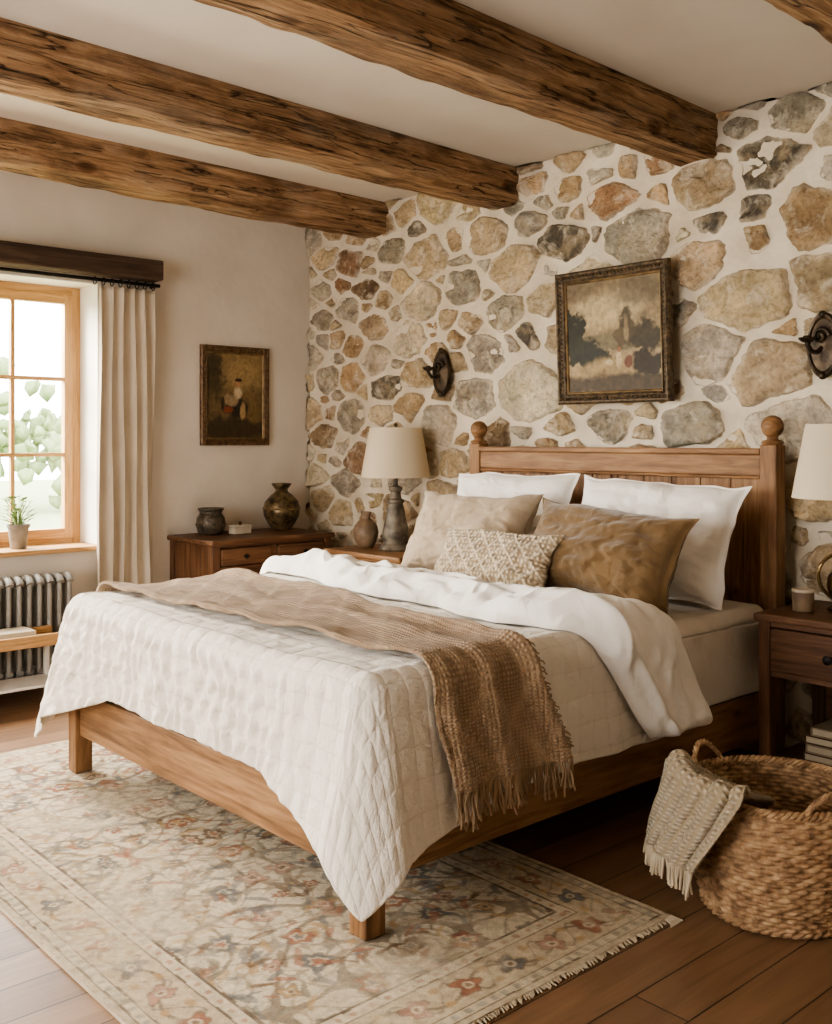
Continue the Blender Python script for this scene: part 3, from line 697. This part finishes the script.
# ---------------------------------------------------------------- BED
gb=G('bed',(-3.05,2.8,0))
FXL,FXR=-3.995,-2.155; HXL,HXR=-3.862,-2.165; YB=1.75; YHB=3.905
pw=.036
mb=MB()
for x in (FXL,FXR): mb.box(x-pw,x+pw,YB-pw,YB+pw,.0145,.37)
mb.obj('foot_legs',W_bed('Z'),gb,.005)
mb=MB()
for x in (HXL,HXR): mb.box(x-.038,x+.038,YHB-.038,YHB+.038,0,1.33)
mb.obj('head_posts',W_bed('Z'),gb,.006)
mb=MB()
for x in (HXL,HXR):
    mb.lathe([(.040,0),(.046,.008),(.042,.016),(.024,.022),(.022,.032),(.032,.042),(.042,.058),(.046,.076),(.042,.096),(.03,.112),(.012,.121),(0,.122)],(x,YHB,1.33),32)
mb.obj('finials',W_bed('X'),gb,smooth=True,ang=50)
MB().box(FXL+pw,FXR-pw,YB-.020,YB+.020,.165,.345).obj('foot_rail',W_bed('X'),gb,.006)
SL=-3.985
MB().box(FXR-.020,FXR+.026,YB+pw,YHB-.038,.155,.345).box(SL-.015,SL+.022,YB+pw,YHB-.038,.17,.345).obj('side_rails',W_bed('Y'),gb,.006)
MB().box(SL-.015,HXL,YHB-.038,YHB+.03,.17,.345).obj('corner_block',W_bed('X'),gb,.004)
xa,xb=HXL+.038,HXR-.038
MB().box(xa,xb,YHB-.03,YHB+.03,1.20,1.29).box(xa,xb,YHB-.040,YHB+.040,1.29,1.315).box(xa,xb,YHB-.034,YHB+.034,1.188,1.20).box(xa,xb,YHB-.03,YHB+.03,.45,.58).obj('head_rails',W_bed('X'),gb,.006)
mb=MB();npk=11
for i in range(npk):
    a=xa+(xb-xa)*i/npk;b=xa+(xb-xa)*(i+1)/npk;mb.box(a+.0015,b-.0015,YHB-.012,YHB+.012,.3,1.19)
mb.obj('head_boards',W_bed('Z'),gb,.003)
mb=MB()
for x in (xa+.0,(xa+xb)/2-.04,xb-.08): mb.box(x,x+.08,YHB-.02,YHB-.0125,.58,1.19)
mb.obj('head_stiles',W_bed('Z'),gb,.003)
mb=MB()
for i in range(12):
    y=1.9+i*.16;mb.box(FXL+.04,FXR-.03,y,y+.08,.24,.26)
mb.obj('slats',W_bed('X'),gb)
o=MB().box(-3.965,-2.145,1.80,3.83,.27,.665).obj('mattress',mt_sheet,gb);m=o.modifiers.new('b','BEVEL');m.width=.06;m.segments=6
for p in o.data.polygons:p.use_smooth=True
R=.07;X0=-4.045;X1=-2.085;YF=1.69;ZT=.715
def topz(x,y): return ZT+.018*fbm(np.asarray(x)*2.3,np.asarray(y)*2.3,7,4)+.010*np.sin((np.asarray(y)-1.7)*1.3)
def prof_(o,f):
    o=np.maximum(o,0);a=R*PI/2;ph=np.clip(o/R,0,PI/2);ext=np.maximum(o-a,0)
    return R*np.sin(ph)+f*ext, R*(1-np.cos(ph))+ext*np.sqrt(1-np.asarray(f)**2), ph
def ripple(p,q):
    return q**1.4*(.026*fbm(p*3.1,q*.6,11,3)+.010*np.sin(p*13+2*np.sin(p*4)))
gq=G('quilt',(-3.06,2.3,.72))
YQ=3.08
nx,ny=260,170
xs=np.linspace(X0+R,X1-R,nx);ys=np.linspace(YF+R,YQ,ny)
def puck(a,b):
    return .0018*np.abs(np.sin(PI*(a+.008*np.sin(b*9))/.0873))**.5*np.abs(np.sin(PI*(b+.006*np.sin(a*14))/.0654))**.5
XX,YY=np.meshgrid(xs,ys,indexing='ij')
crum=lambda a,b:.013*(np.abs(fbm(a*5+fbm(b*4,a*4,51,2),b*5,52,4)))
P=np.stack([XX,YY,topz(XX,YY)+puck(XX,YY)+crum(XX,YY)],-1)
grid('top',P,mt_quilt,gq,UV=np.stack([XX,YY],-1))
per=[]
Ls,Lf,Lc,Lt=.44,.375,.515,.635
def add(bx,by,dx,dy,L,f,gw): per.append((bx,by,dx,dy,L,f,gw))
def cf(a,w=.42): return max(0,1-a/w)
def tip(th): return (1-abs(th-PI/4)/(PI/4))**1.1
for y in ys[::-1]:
    k=cf(y-(YF+R));add(xs[0],y,-1,0,.42+(Lc-.42)*k,.14+.10*k,.4)
for th in np.linspace(0,PI/2,50)[1:-1]:
    add(xs[0],ys[0],-math.cos(th),-math.sin(th),Lc+(Lt-Lc)*tip(th),.24,.4)
for x in xs:
    a=min(x-xs[0],xs[-1]-x);k=cf(a,.40);add(x,ys[0],0,-1,Lf+(Lc-Lf)*k,.06+.18*k,1-float(sstep(0,1,np.clip(1-(xs[-1]-x)/.6,0,1)))*.9)
for th in np.linspace(0,PI/2,50)[1:-1][::-1]:
    add(xs[-1],ys[0],math.cos(th),-math.sin(th),Lc+(Lt-Lc)*tip(th),.24,.1)
for y in ys:
    k=cf(y-(YF+R));add(xs[-1],y,1,0,Ls+(Lc-Ls)*k,.07+.17*k,.1)
per=np.array(per);pp=np.zeros(len(per))
pp[1:]=np.cumsum(np.hypot(np.diff(per[:,0]),np.diff(per[:,1]))+np.hypot(np.diff(per[:,2]),np.diff(per[:,3]))*.35)
nq=72;q=np.linspace(0,1,nq)[None,:]
bx,by,dx,dy,Lx,ff,gw=[per[:,k][:,None] for k in range(7)]
o=q*Lx
h,dr,ph=prof_(o,ff)
rp=ripple(pp[:,None]+0*q,np.clip((o-.06)/.4,0,1.4))
ux=bx+dx*o;uy=by+dy*o
gath=np.clip((o-.04)/.08,0,1)*(gw*.0085*np.sin(pp[:,None]*82+7*fbm(pp[:,None]*6,o*11,61,3))*np.abs(np.sin(PI*o/.075))**.7+(.4+.6*gw)*.014*fbm(pp[:,None]*14,o*7,33,4))
pk=puck(ux,uy)+crum(ux,uy)*(1-np.sin(ph))+gath
hh=h+rp+pk*np.sin(ph)
zz=topz(bx,by)-dr+pk*np.cos(ph)
P=np.stack([bx+dx*hh,by+dy*hh,zz],-1)
grid('drop',P,mt_quilt,gq,UV=np.stack([ux,uy],-1),solid=.006)

def S(cx,cy,off,f=.07,rip=1.):
    xr=X1-R;xl=X0+R
    oR=np.maximum(cx-xr,0);oL=np.maximum(xl-cx,0);o=oR+oL;sg=np.where(oL>0,-1.,1.)
    h,dr,ph=prof_(o,f+0*o)
    p0=pp[-ny];pc=p0+(cy-ys[0]);rp=ripple(pc,np.clip((o-.06)/.4,0,1.4))*rip
    base=np.clip(cx,xl,xr)
    x=base+sg*(h+rp+off*np.sin(ph));z=topz(base,cy)-dr+off*np.cos(ph)
    return np.stack([x,cy+0*x,z],-1)
# throw
gt=G('throw_blanket',(-2.6,2.1,.74))
nu,nv=400,120
smin=X0+R-.16;smax=X1-R+.37
s=np.linspace(smin,smax,nu)[:,None];t=np.linspace(0,1,nv)[None,:]
ov=np.maximum(s-(X1-R),0)
yf=1.86+.05*sstep(-2.5,-2.05,s)+ov*.03+.04*fbm(s*3,0*s,3,3)
yb=2.42-.14*sstep(-3.3,-2.4,s)+ov*.24+.05*fbm(s*3,0*s+4,5,3)
cy=yf+(yb-yf)*t
fold=.018*np.maximum(0,np.sin((t*4.6+.9*fbm(s*2.2,t*2,8,3))*2*PI*.5))+.026*(fbm(s*5,t*3.5,9,4)+.5)
off=.018+fold*(.6+.6*np.clip(ov/.2,0,1))
off=off+.012*np.exp(-((t-.02)/.05)**2)+.012*np.exp(-((t-.98)/.05)**2)
P=S(s+0*t,cy,off,.18,1.0)
grid('knit',P,mt_throw,gt,UV=np.stack([s+0*t,cy*1.0],-1),solid=.011)
mb=MB();rr=random.Random(5)
for k in range(100):
    i=k/99;j=i*(nv-1);j0=min(int(j),nv-2);a=P[-1,j0]*(1-(j-j0))+P[-1,j0+1]*(j-j0)
    Lh=rr.uniform(.075,.11);dx_=rr.uniform(-.012,.02);dy_=rr.uniform(-.02,.02)
    pts=[(a[0]+dx_*w*w+.003*math.sin(w*6+k),a[1]+dy_*w+.003*math.cos(w*5+k),a[2]+.006-Lh*w) for w in (0,.2,.4,.6,.8,1)]
    mb.tube(pts,lambda w:.0038*(1.15-.4*w),5)
for k in range(70):
    i=int((.72+.27*k/70)*(nu-1));a=P[i,-1]
    mb.tube([(a[0],a[1]-.004,a[2]+.002),(a[0]+rr.uniform(-.006,.014),a[1]+.012,a[2]-.004+rr.uniform(-.002,.004)),(a[0]+rr.uniform(-.01,.014),a[1]+.022,a[2]-.012)],.0022,4)
mb.obj('fringe',mt_fringe,gt,smooth=True)

# duvet
gd=G('duvet',(-2.8,2.85,.78))
nu,nv=460,170
smin=X0+R-.26;smax=X1-R+.42
s=np.linspace(smin,smax,nu)[:,None];t=np.linspace(0,1,nv)[None,:]
ov=np.maximum(s-(X1-R),0)
yf=2.66-.12*sstep(-3.9,-2.6,s)+ov*.74+.07*fbm(s*2.5,0*s+2,13,3)
yb=3.08-.06*sstep(-3.1,-2.3,s)+ov*.42+.02*fbm(s*2.5,0*s+9,14,3)
cy=yf+(yb-yf)*t
tt=t+.0*s
edge=np.clip(np.minimum(tt,1-tt)/.16,0,1);edge=np.sqrt(np.clip(1-(1-edge)**2,0,1))
he=np.clip((smax-s)/.05,0,1);he=np.sqrt(np.clip(1-(1-he)**2,0,1))
wx=s+.25*fbm(s*1.6,cy*1.6,71,2);wy=cy+.25*fbm(s*1.6+9,cy*1.6,72,2)
rd=np.abs(fbm(wx*3.0,wy*4.6,21,3));rd2=np.abs(fbm(wx*7,wy*8,27,2))
back=1-.55*sstep(.55,1.0,tt)*(1-np.clip(ov/.1,0,1))
off=.012+edge*he*back*(.046+.035*fbm(s*3,cy*4,22,3)+.11*(.30-np.clip(rd,0,.30))+.018*(.3-np.clip(rd2,0,.3)))
off=off+.025*np.exp(-((tt-.22-.08*fbm(s*2,0*s,44,2))/.06)**2)*he
off=np.maximum(off,.010)
P=S(s+0*t,cy,off,.16,.6)
grid('cover',P,mt_white,gd,UV=np.stack([s+0*t,cy],-1))
P2=S(s+0*t,cy,.008+0*off,.16,.6)
grid('lining',P2,mt_white,gd,flip=True)

xs2=np.linspace(-3.985,-2.125,120);ys2=np.linspace(3.0,3.80,60);A,B=np.meshgrid(xs2,ys2,indexing='ij')
ox=np.maximum(np.abs(A+3.055)-(.93-.06),0)/.06
P=np.stack([A,B,.682+.006*fbm(A*5,B*5,3,3)-.05*ox**2],-1)
grid('sheet_top',P,mt_sheet,gb,solid=.004)
zs=np.linspace(.63,.36,30);Bq,Zq=np.meshgrid(ys2,zs,indexing='ij')
for sg,nm in ((1,'sheet_side_1'),(-1,'sheet_side_2')):
    P=np.stack([-3.055+sg*(.93+.012*fbm(Bq*6,Zq*3,5,3)+.004),Bq,Zq],-1);grid(nm,P,mt_sheet,gb,solid=.004)

# pillows
def pillow(name,xc,yb,zb,w,h,th,lean,mat,yaw=0,roll=0,seed=0,flange=0,n=90,point=.10,droop=0):
    g=G(name,(xc,yb,zb))
    u,v=np.meshgrid(np.linspace(-1,1,n),np.linspace(-1,1,n),indexing='ij')
    fi=1-flange
    uu=np.clip(np.abs(u)/fi,0,1);vv=np.clip(np.abs(v)/fi,0,1)
    T=(np.clip(1-uu**2.8,0,1)*np.clip(1-vv**2.8,0,1))**.46
    X=u*w/2*(1-point*(1-v**2)*np.abs(u)**2);Z=v*h/2*(1-point*1.2*(1-u**2)*np.abs(v)**2)
    wr=fbm(u*2.2+seed,v*2.2,seed,3)
    rad=np.abs(fbm(np.arctan2(v,u)*3+seed,np.hypot(u,v)*1.2,seed+5,3))
    cr2=np.abs(fbm(u*2.6+1.2*fbm(v*2,u*2,seed+31,2),v*3.2+seed,seed+30,3))
    ca,sa=math.cos(lean),math.sin(lean);cy_,sy_=math.cos(yaw),math.sin(yaw);cr,sr=math.cos(roll),math.sin(roll)
    wob=.012*fbm(u*3+seed,v*3,seed+19,2)
    X=X+wob*u;Z=Z+.022*fbm(u*2.5,v*1+seed,seed+23,2)*np.abs(v)
    for side in (1,-1):
        D=side*(th/2*T*(1+.26*wr)-.020*T**.5*rad*(1-T*.5)-.030*T*(.25-np.clip(cr2,0,.25)))+.010*fbm(u*3,v*3,seed+9,2)+side*.0015
        D=D*(1-.20*v)
        x=X*cr-Z*sr;z=X*sr+Z*cr+h/2
        z=z-droop*(u**2)*(v>0)*v
        y=-D*ca+z*sa;zz=z*ca+D*sa
        xw=x*cy_-y*sy_;yw=x*sy_+y*cy_
        P=np.stack([xc+xw,yb+yw,zb+zz],-1)
        grid('front' if side>0 else 'back',P,mat,g,UV=np.stack([X,Z],-1),flip=side<0)
    return g
pillow('white_pillow',-3.40,3.52,.70,.80,.54,.24,.36,mt_white,seed=1,flange=.05,roll=.02,droop=.015)
pillow('white_pillow.001',-2.555,3.50,.70,.84,.53,.26,.36,mt_white,seed=2,flange=.05,roll=-.03,droop=.015)
pillow('beige_pillow',-3.35,3.22,.715,.74,.44,.23,.48,mt_beige,seed=3,roll=.03,yaw=.05,point=.13)
pillow('brown_pillow',-2.525,3.13,.70,.80,.43,.24,.44,mt_brown,seed=4,roll=-.05,flange=.03,point=.12,yaw=-.03)
pillow('lumbar_cushion',-2.93,2.975,.735,.67,.28,.13,.52,mt_lumbar,seed=6,roll=.02,point=.12)

# ---------------------------------------------------------------- rug
RX0,RX1,RY0,RY1=-4.44,-1.67,1.07,2.46
g=G('area_rug',((RX0+RX1)/2,(RY0+RY1)/2,0))
nu,nv=680,350
U,V=np.meshgrid(np.linspace(0,RX1-RX0,nu),np.linspace(0,RY1-RY0,nv),indexing='ij')
LL,WW=RX1-RX0,RY1-RY0
cr_=lambda c:np.array(lin(c,.9))
C=np.zeros((nu,nv,3))+cr_((204,190,164))
def put(C,mask,col,a=1.):
    m=np.clip(mask,0,1)[...,None]*a;return C*(1-m)+cr_(col)*m
U_=U+.016*fbm(U*14,V*14,91,3);V_=V+.016*fbm(U*14,V*14,92,3)
e=np.minimum(np.minimum(U,LL-U),np.minimum(V,WW-V))
e=e+.003*fbm(U*20,V*20,3,2)
mu=np.abs(U_-LL/2);mv=np.abs(V_-WW/2)
field=e>.235
f1=np.sin(15*mu+1.8*np.sin(11*mv))+np.sin(15*mv+1.8*np.sin(11*mu))
C=put(C,(np.abs(f1)<.18)&field,(132,118,100),.8)
f2=np.sin(31*mu+1.2*np.sin(19*mv+1))+np.sin(29*mv+1.5*np.sin(17*mu))
C=put(C,(np.abs(f2)<.15)&field,(132,124,112),.6)
f3=np.sin(52*mu+2*np.sin(23*mv))+np.sin(47*mv+2*np.sin(29*mu))
C=put(C,(np.abs(f3)<.18)&field,(156,134,108),.6)
def flowers(C,pts,mask):
    for (a,b,r,c1,c2,np_) in pts:
        du=mu-a;dv=mv-b;rr_=np.hypot(du,dv);th=np.arctan2(dv,du)
        pet=r*(1+.22*np.cos(np_*th+a*9)+.16*np.cos(3*th+b*20))
        C=put(C,(rr_<pet*1.16)&mask,(108,94,80),.6);C=put(C,(rr_<pet)&mask,c1,.75);C=put(C,(rr_<pet*.55)&mask,(206,190,162),.7);C=put(C,(rr_<pet*.32)&mask,c2,.8)
    return C
rr=random.Random(21);rust=(162,104,80);blue=(116,118,118);must=(180,148,104);br_=(120,96,76);rose=(184,140,120)
pts=[]
for i in range(9):
    for j in range(4):
        a=.03+i*.165+(.08 if j%2 else 0);b=.03+j*.15
        pts.append((a+rr.uniform(-.03,.03),b+rr.uniform(-.03,.03),rr.uniform(.02,.045),rr.choice([rust,blue,must,br_,rose,rose]),rr.choice([rust,blue,br_]),rr.choice([4,5,6])))
C=flowers(C,pts,field)
for k in range(210):
    a=rr.uniform(0,1.2);b=rr.uniform(0,.5);an=rr.uniform(0,PI);l=rr.uniform(.02,.045)
    du=mu-a;dv=mv-b;p=du*math.cos(an)+dv*math.sin(an);qv=-du*math.sin(an)+dv*math.cos(an)+.15*p*p/l
    C=put(C,((p/l)**2+(qv/(l*.28))**2<1)&field,rr.choice([(128,122,104),blue,br_,must,rust]),.65)
def band(C,a,b,col,al=1.): return put(C,(e>=a)&(e<b),col,al)
C=band(C,-1,.018,(188,172,146));C=band(C,.018,.024,(118,104,88));C=band(C,.024,.05,(198,184,156))
C=band(C,.05,.056,(122,108,94));C=band(C,.056,.185,(190,172,144));C=band(C,.185,.191,(122,108,94));C=band(C,.191,.226,(202,188,162));C=band(C,.226,.235,(118,104,90))
along=np.where((np.minimum(V,WW-V)<np.minimum(U,LL-U)),U_-LL/2,V_-WW/2);am=np.mod(along+.08,.16)-.08;kidx=np.floor((along+.08)/.16)
inb=(e>.06)&(e<.182);vv_=e-.12
C=put(C,(np.abs(vv_-.035*np.sin(along*2*PI/.32))<.006)&inb,(130,116,98),.8)
C=put(C,(np.abs(vv_+.045*np.sin(along*2*PI/.16))<.004)&inb,(138,126,112),.75)
rad=np.hypot(am,vv_);th=np.arctan2(vv_,am);pet=.034*(1+.18*np.cos(5*th+kidx)+.2*np.cos(3*th+kidx*2))
C=put(C,(rad<pet*1.15)&inb,(110,96,84),.65);C=put(C,(rad<pet)&inb&(np.mod(kidx,3)==0),rust,.7);C=put(C,(rad<pet)&inb&(np.mod(kidx,3)==1),blue,.7);C=put(C,(rad<pet)&inb&(np.mod(kidx,3)==2),rose,.7)
C=put(C,(rad<.016)&inb,(208,192,164),.75);C=put(C,(rad<.008)&inb,br_,.75)
am2=np.mod(along,.16)-.08
for sgn in (-1,1): C=put(C,(((am2)/.016)**2+((vv_-sgn*.034)/.012)**2<1)&inb,must,.7)
sb=(e>.193)&(e<.224);a3=np.mod(along,.05)-.025;C=put(C,(np.hypot(a3,e-.2085)<.009)&sb,rust,.55)
sb=(e>.026)&(e<.048);C=put(C,(np.mod(along,.04)<.018)&sb,blue,.5)
wear=np.clip(.20+.9*fbm(U*3.2,V*3.2,5,5)+.7*fbm(U*22,V*22,15,3),0.0,.75)
C=C*(1-wear[...,None])+cr_((198,184,158))*wear[...,None]
C=C*(1+.34*fbm(U*60,V*60,8,2))[...,None]
P=np.stack([RX0+U,RY0+V,.012+.0015*fbm(U*5,V*5,2,3)],-1)
grid('pile',P,mt_rug,g,COL=C)
MB().box(RX0,RX1,RY0,RY1,.0005,.0108).obj('backing',mt_fringe2,g)
mb=MB();rr=random.Random(8)
for xe,sg in ((RX0,-1),(RX1,1)):
    for k in range(190):
        y=RY0+.005+(RY1-RY0-.01)*k/189;dy_=rr.uniform(-.01,.01);l=rr.uniform(.008,.016)
        mb.tube([(xe-sg*.004,y,.010),(xe+sg*l*.5,y+dy_*.6,.006),(xe+sg*l,y+dy_,.003)],.0024,4)
for k in range(9):
    mb.tube([(RX1-.003,RY1-.002-k*.003,.010),(RX1+.015,RY1+.004-k*.004,.006),(RX1+.03,RY1+.01-k*.007,.003)],.003,4)
mb.obj('tassels',mt_fringe2,g)

# ---------------------------------------------------------------- basket
BX,BY=-1.515,2.755
g=G('wicker_basket',(BX,BY,0))
NS=64;rows=26;per_=7;H=.342
nth=NS*6;nz=rows*per_
th=np.linspace(0,2*PI,nth,endpoint=False)[:,None];zf=np.linspace(0,1,nz)[None,:]
rad=.200+.057*np.sin(zf*PI*.62)
row=np.floor(zf*rows-1e-6);fr=zf*rows-row
wv=np.cos(th*NS/2+row*PI)
rs=np.sqrt(np.clip(np.sin(PI*np.clip(fr,0,1)),0,1))
dsp=.0042*wv*rs+.005*rs
r_=rad+dsp;z_=.006+zf*(H-.006)+.002*np.sin(th*3+row)
grid('weave_outer',np.stack([BX+r_*np.cos(th),BY+r_*np.sin(th),z_+0*th],-1),mt_wick,g,closed_u=True)
r2=rad-.012-dsp*.8;grid('weave_inner',np.stack([BX+r2*np.cos(th),BY+r2*np.sin(th),z_+0*th],-1),mt_wick,g,closed_u=True,flip=True)
mb=MB();mb.lathe([(.200,.002),(.202,.012),(.185,.016),(0,.016)],(BX,BY,0),60);mb.obj('base',mt_wick,g)
mb=MB();rt=.200+.057*math.sin(PI*.62)-.005
for ph0 in (0,2*PI/3,4*PI/3):
    pts=[]
    for a in np.linspace(0,2*PI,300,endpoint=False):
        q=a*30+ph0;pts.append((BX+(rt+.009*math.cos(q))*math.cos(a),BY+(rt+.009*math.cos(q))*math.sin(a),H+.006+.008*math.sin(q)))
    mb.tube(pts,.0065,6,True)
for ph0 in (0,PI):
    pts=[(BX+(.205+.006*math.cos(a*24+ph0))*math.cos(a),BY+(.205+.006*math.cos(a*24+ph0))*math.sin(a),.015+.006*math.sin(a*24+ph0)) for a in np.linspace(0,2*PI,240,endpoint=False)]
    mb.tube(pts,.006,6,True)
for a0 in (PI-.10,-.50):
    for ph0 in (0,2*PI/3,4*PI/3):
        pts=[]
        for w in np.linspace(0,1,60):
            aa_=a0+(w-.5)*.56;hz=.07*math.sin(PI*w)**.7;q=w*24+ph0
            lean_=.02*math.sin(PI*w)
            pts.append((BX+(rt+lean_+.005*math.cos(q))*math.cos(aa_),BY+(rt+lean_+.005*math.cos(q))*math.sin(aa_),H+.0+hz+.005*math.sin(q)))
        mb.tube(pts,.005,6)
mb.obj('braids',mt_wick,g,smooth=True)
g2=G('knitted_throw',(BX-.1,BY-.2,.34))
nu,nv=170,130
u=np.linspace(-1,1,nu)[:,None];v=np.linspace(0,1,nv)[None,:]
ac=math.radians(-114);Lin=.28;Lout=.21;tot=Lin+Lout+.06
s_=v*tot
k=np.clip((s_-Lin)/.06,0,1);phx=k*PI
ins=np.clip(Lin-s_,0,None);outl=np.clip(s_-Lin-.06,0,None);ol=np.clip(outl/Lout,0,1)
Rr=rt+.028*(-np.cos(phx))
Rr=Rr-ins*.66+outl*.22
Zr=H+.034+.028*np.sin(phx)-ins*.24-outl*.96
fw=.64-.18*np.clip(ins/.28,0,1)-.08*ol
wave=.014*np.abs(np.sin(u*PI*2.6+.6*fbm(u*2,v*1.5,3,2)))*2-.010+.012*fbm(u*3,v*3,17,3)
ang_=ac+u*fw-.30*ol+.34*np.clip(ins/.28,0,1)
Rr=Rr+wave*np.where(outl>0,1,.5)*(1-.35*ol)+.016+.02*np.exp(-((u+.2)/.5)**2)*np.clip(outl*6,0,1)
P=np.stack([BX+Rr*np.cos(ang_),BY+Rr*np.sin(ang_),Zr+.016*fbm(u*1.5,v*1.5,19,2)+.014*np.abs(np.sin(u*PI*2.6))*np.clip(1-outl*5,0,1)+0*ang_],-1)
grid('knit',P,mt_throw2,g2,UV=np.stack([u*.17+0*v,s_+0*u],-1),solid=.014)
mb=MB();rr=random.Random(9)
for kx in range(80):
    j=kx/79*(nu-1);j0=min(int(j),nu-2);a=P[j0,-1]*(1-(j-j0))+P[j0+1,-1]*(j-j0)
    l=rr.uniform(.055,.075);ox=rr.uniform(-.012,.012);oy=rr.uniform(-.012,.012)
    mb.tube([(a[0]+ox*w,a[1]+oy*w,max(.006,a[2]+.004-l*w)) for w in (0,.35,.7,1)],lambda w:.0042*(1.1-.3*w),5)
mb.obj('fringe',mt_fringe2,g2,smooth=True)

# ---------------------------------------------------------------- exterior
mt_grass=M('lawn',(160,176,126),.95)[0];mt_tree=plaster('tree_foliage',(150,170,116),(124,144,94),6,.2)
MB().box(-60,WX-T-.02,-40,45,-1.1,-1.0).obj('ground_outside',mt_grass)
for i,(x,y,s) in enumerate(((-30,7.5,2.0),(-34,14.5,2.4),(-38,21,3.2))):
    g=G('tree' if i==0 else 'tree.%03d'%i,(x,y,-1));rr=random.Random(i)
    MB().tube([(x,y,-1),(x+.1,y,.4),(x,y+.1,1.4)],lambda w:.18-.08*w,8).obj('trunk',mt_tree,g)
    bm=bmesh.new()
    for k in range(130):
        c=Vector((rr.gauss(0,.65)*s,rr.gauss(0,.65)*s,1.9+rr.gauss(.2,.38)*s))
        bmesh.ops.create_icosphere(bm,subdivisions=1,radius=rr.uniform(.06,.17)*s,matrix=Matrix.Translation(c))
    for v_ in bm.verts: v_.co+=Vector([rr.uniform(-.05,.05)*s for _ in range(3)])
    me=bpy.data.meshes.new('crown');bm.to_mesh(me);bm.free();fin(me,'crown',mt_tree,g,smooth=True,ang=0)

# ---------------------------------------------------------------- world & lights
w=bpy.data.worlds.new('World');bpy.context.scene.world=w;w.use_nodes=True
bg=w.node_tree.nodes['Background'];bg.inputs[0].default_value=(1.0,.98,.95,1);bg.inputs[1].default_value=11.5
def area(name,loc,target,sx,sy,power,col):
    l=bpy.data.lights.new(name,'AREA');l.shape='RECTANGLE';l.size=sx;l.size_y=sy;l.energy=power;l.color=col
    o=bpy.data.objects.new(name,l);o.location=loc
    o.rotation_euler=(Vector(target)-Vector(loc)).to_track_quat('-Z','Y').to_euler();bpy.context.scene.collection.objects.link(o);return o
area('unseen_area_light',(WX-.32,-.35,1.5),(0,-.2,1.3),1.5,1.5,240,(1,.95,.87))
area('unseen_area_light.001',(-2.4,FY-.32,1.5),(-2.4,3,1.3),2.3,1.5,78,(1,.94,.85))  # added fill lamp outside the front-wall window, lifts the stone wall
area('unseen_area_light.002',(-8.0,.9,3.3),(-2.6,3.2,.9),2.4,2.0,1750,(1,.94,.84))
bpy.context.scene.view_settings.look='AgX - Medium High Contrast'

# ---------------------------------------------------------------- camera
cam=bpy.data.cameras.new('camera');co=bpy.data.objects.new('camera',cam);bpy.context.scene.collection.objects.link(co)
co.location=(0,0,1.35);co.rotation_euler=(math.radians(90),0,math.radians(48.2))
cam.sensor_fit='HORIZONTAL';cam.sensor_width=36;cam.lens=36*1024/832;cam.shift_y=-72/832;cam.clip_start=.05;cam.clip_end=200
bpy.context.scene.camera=co
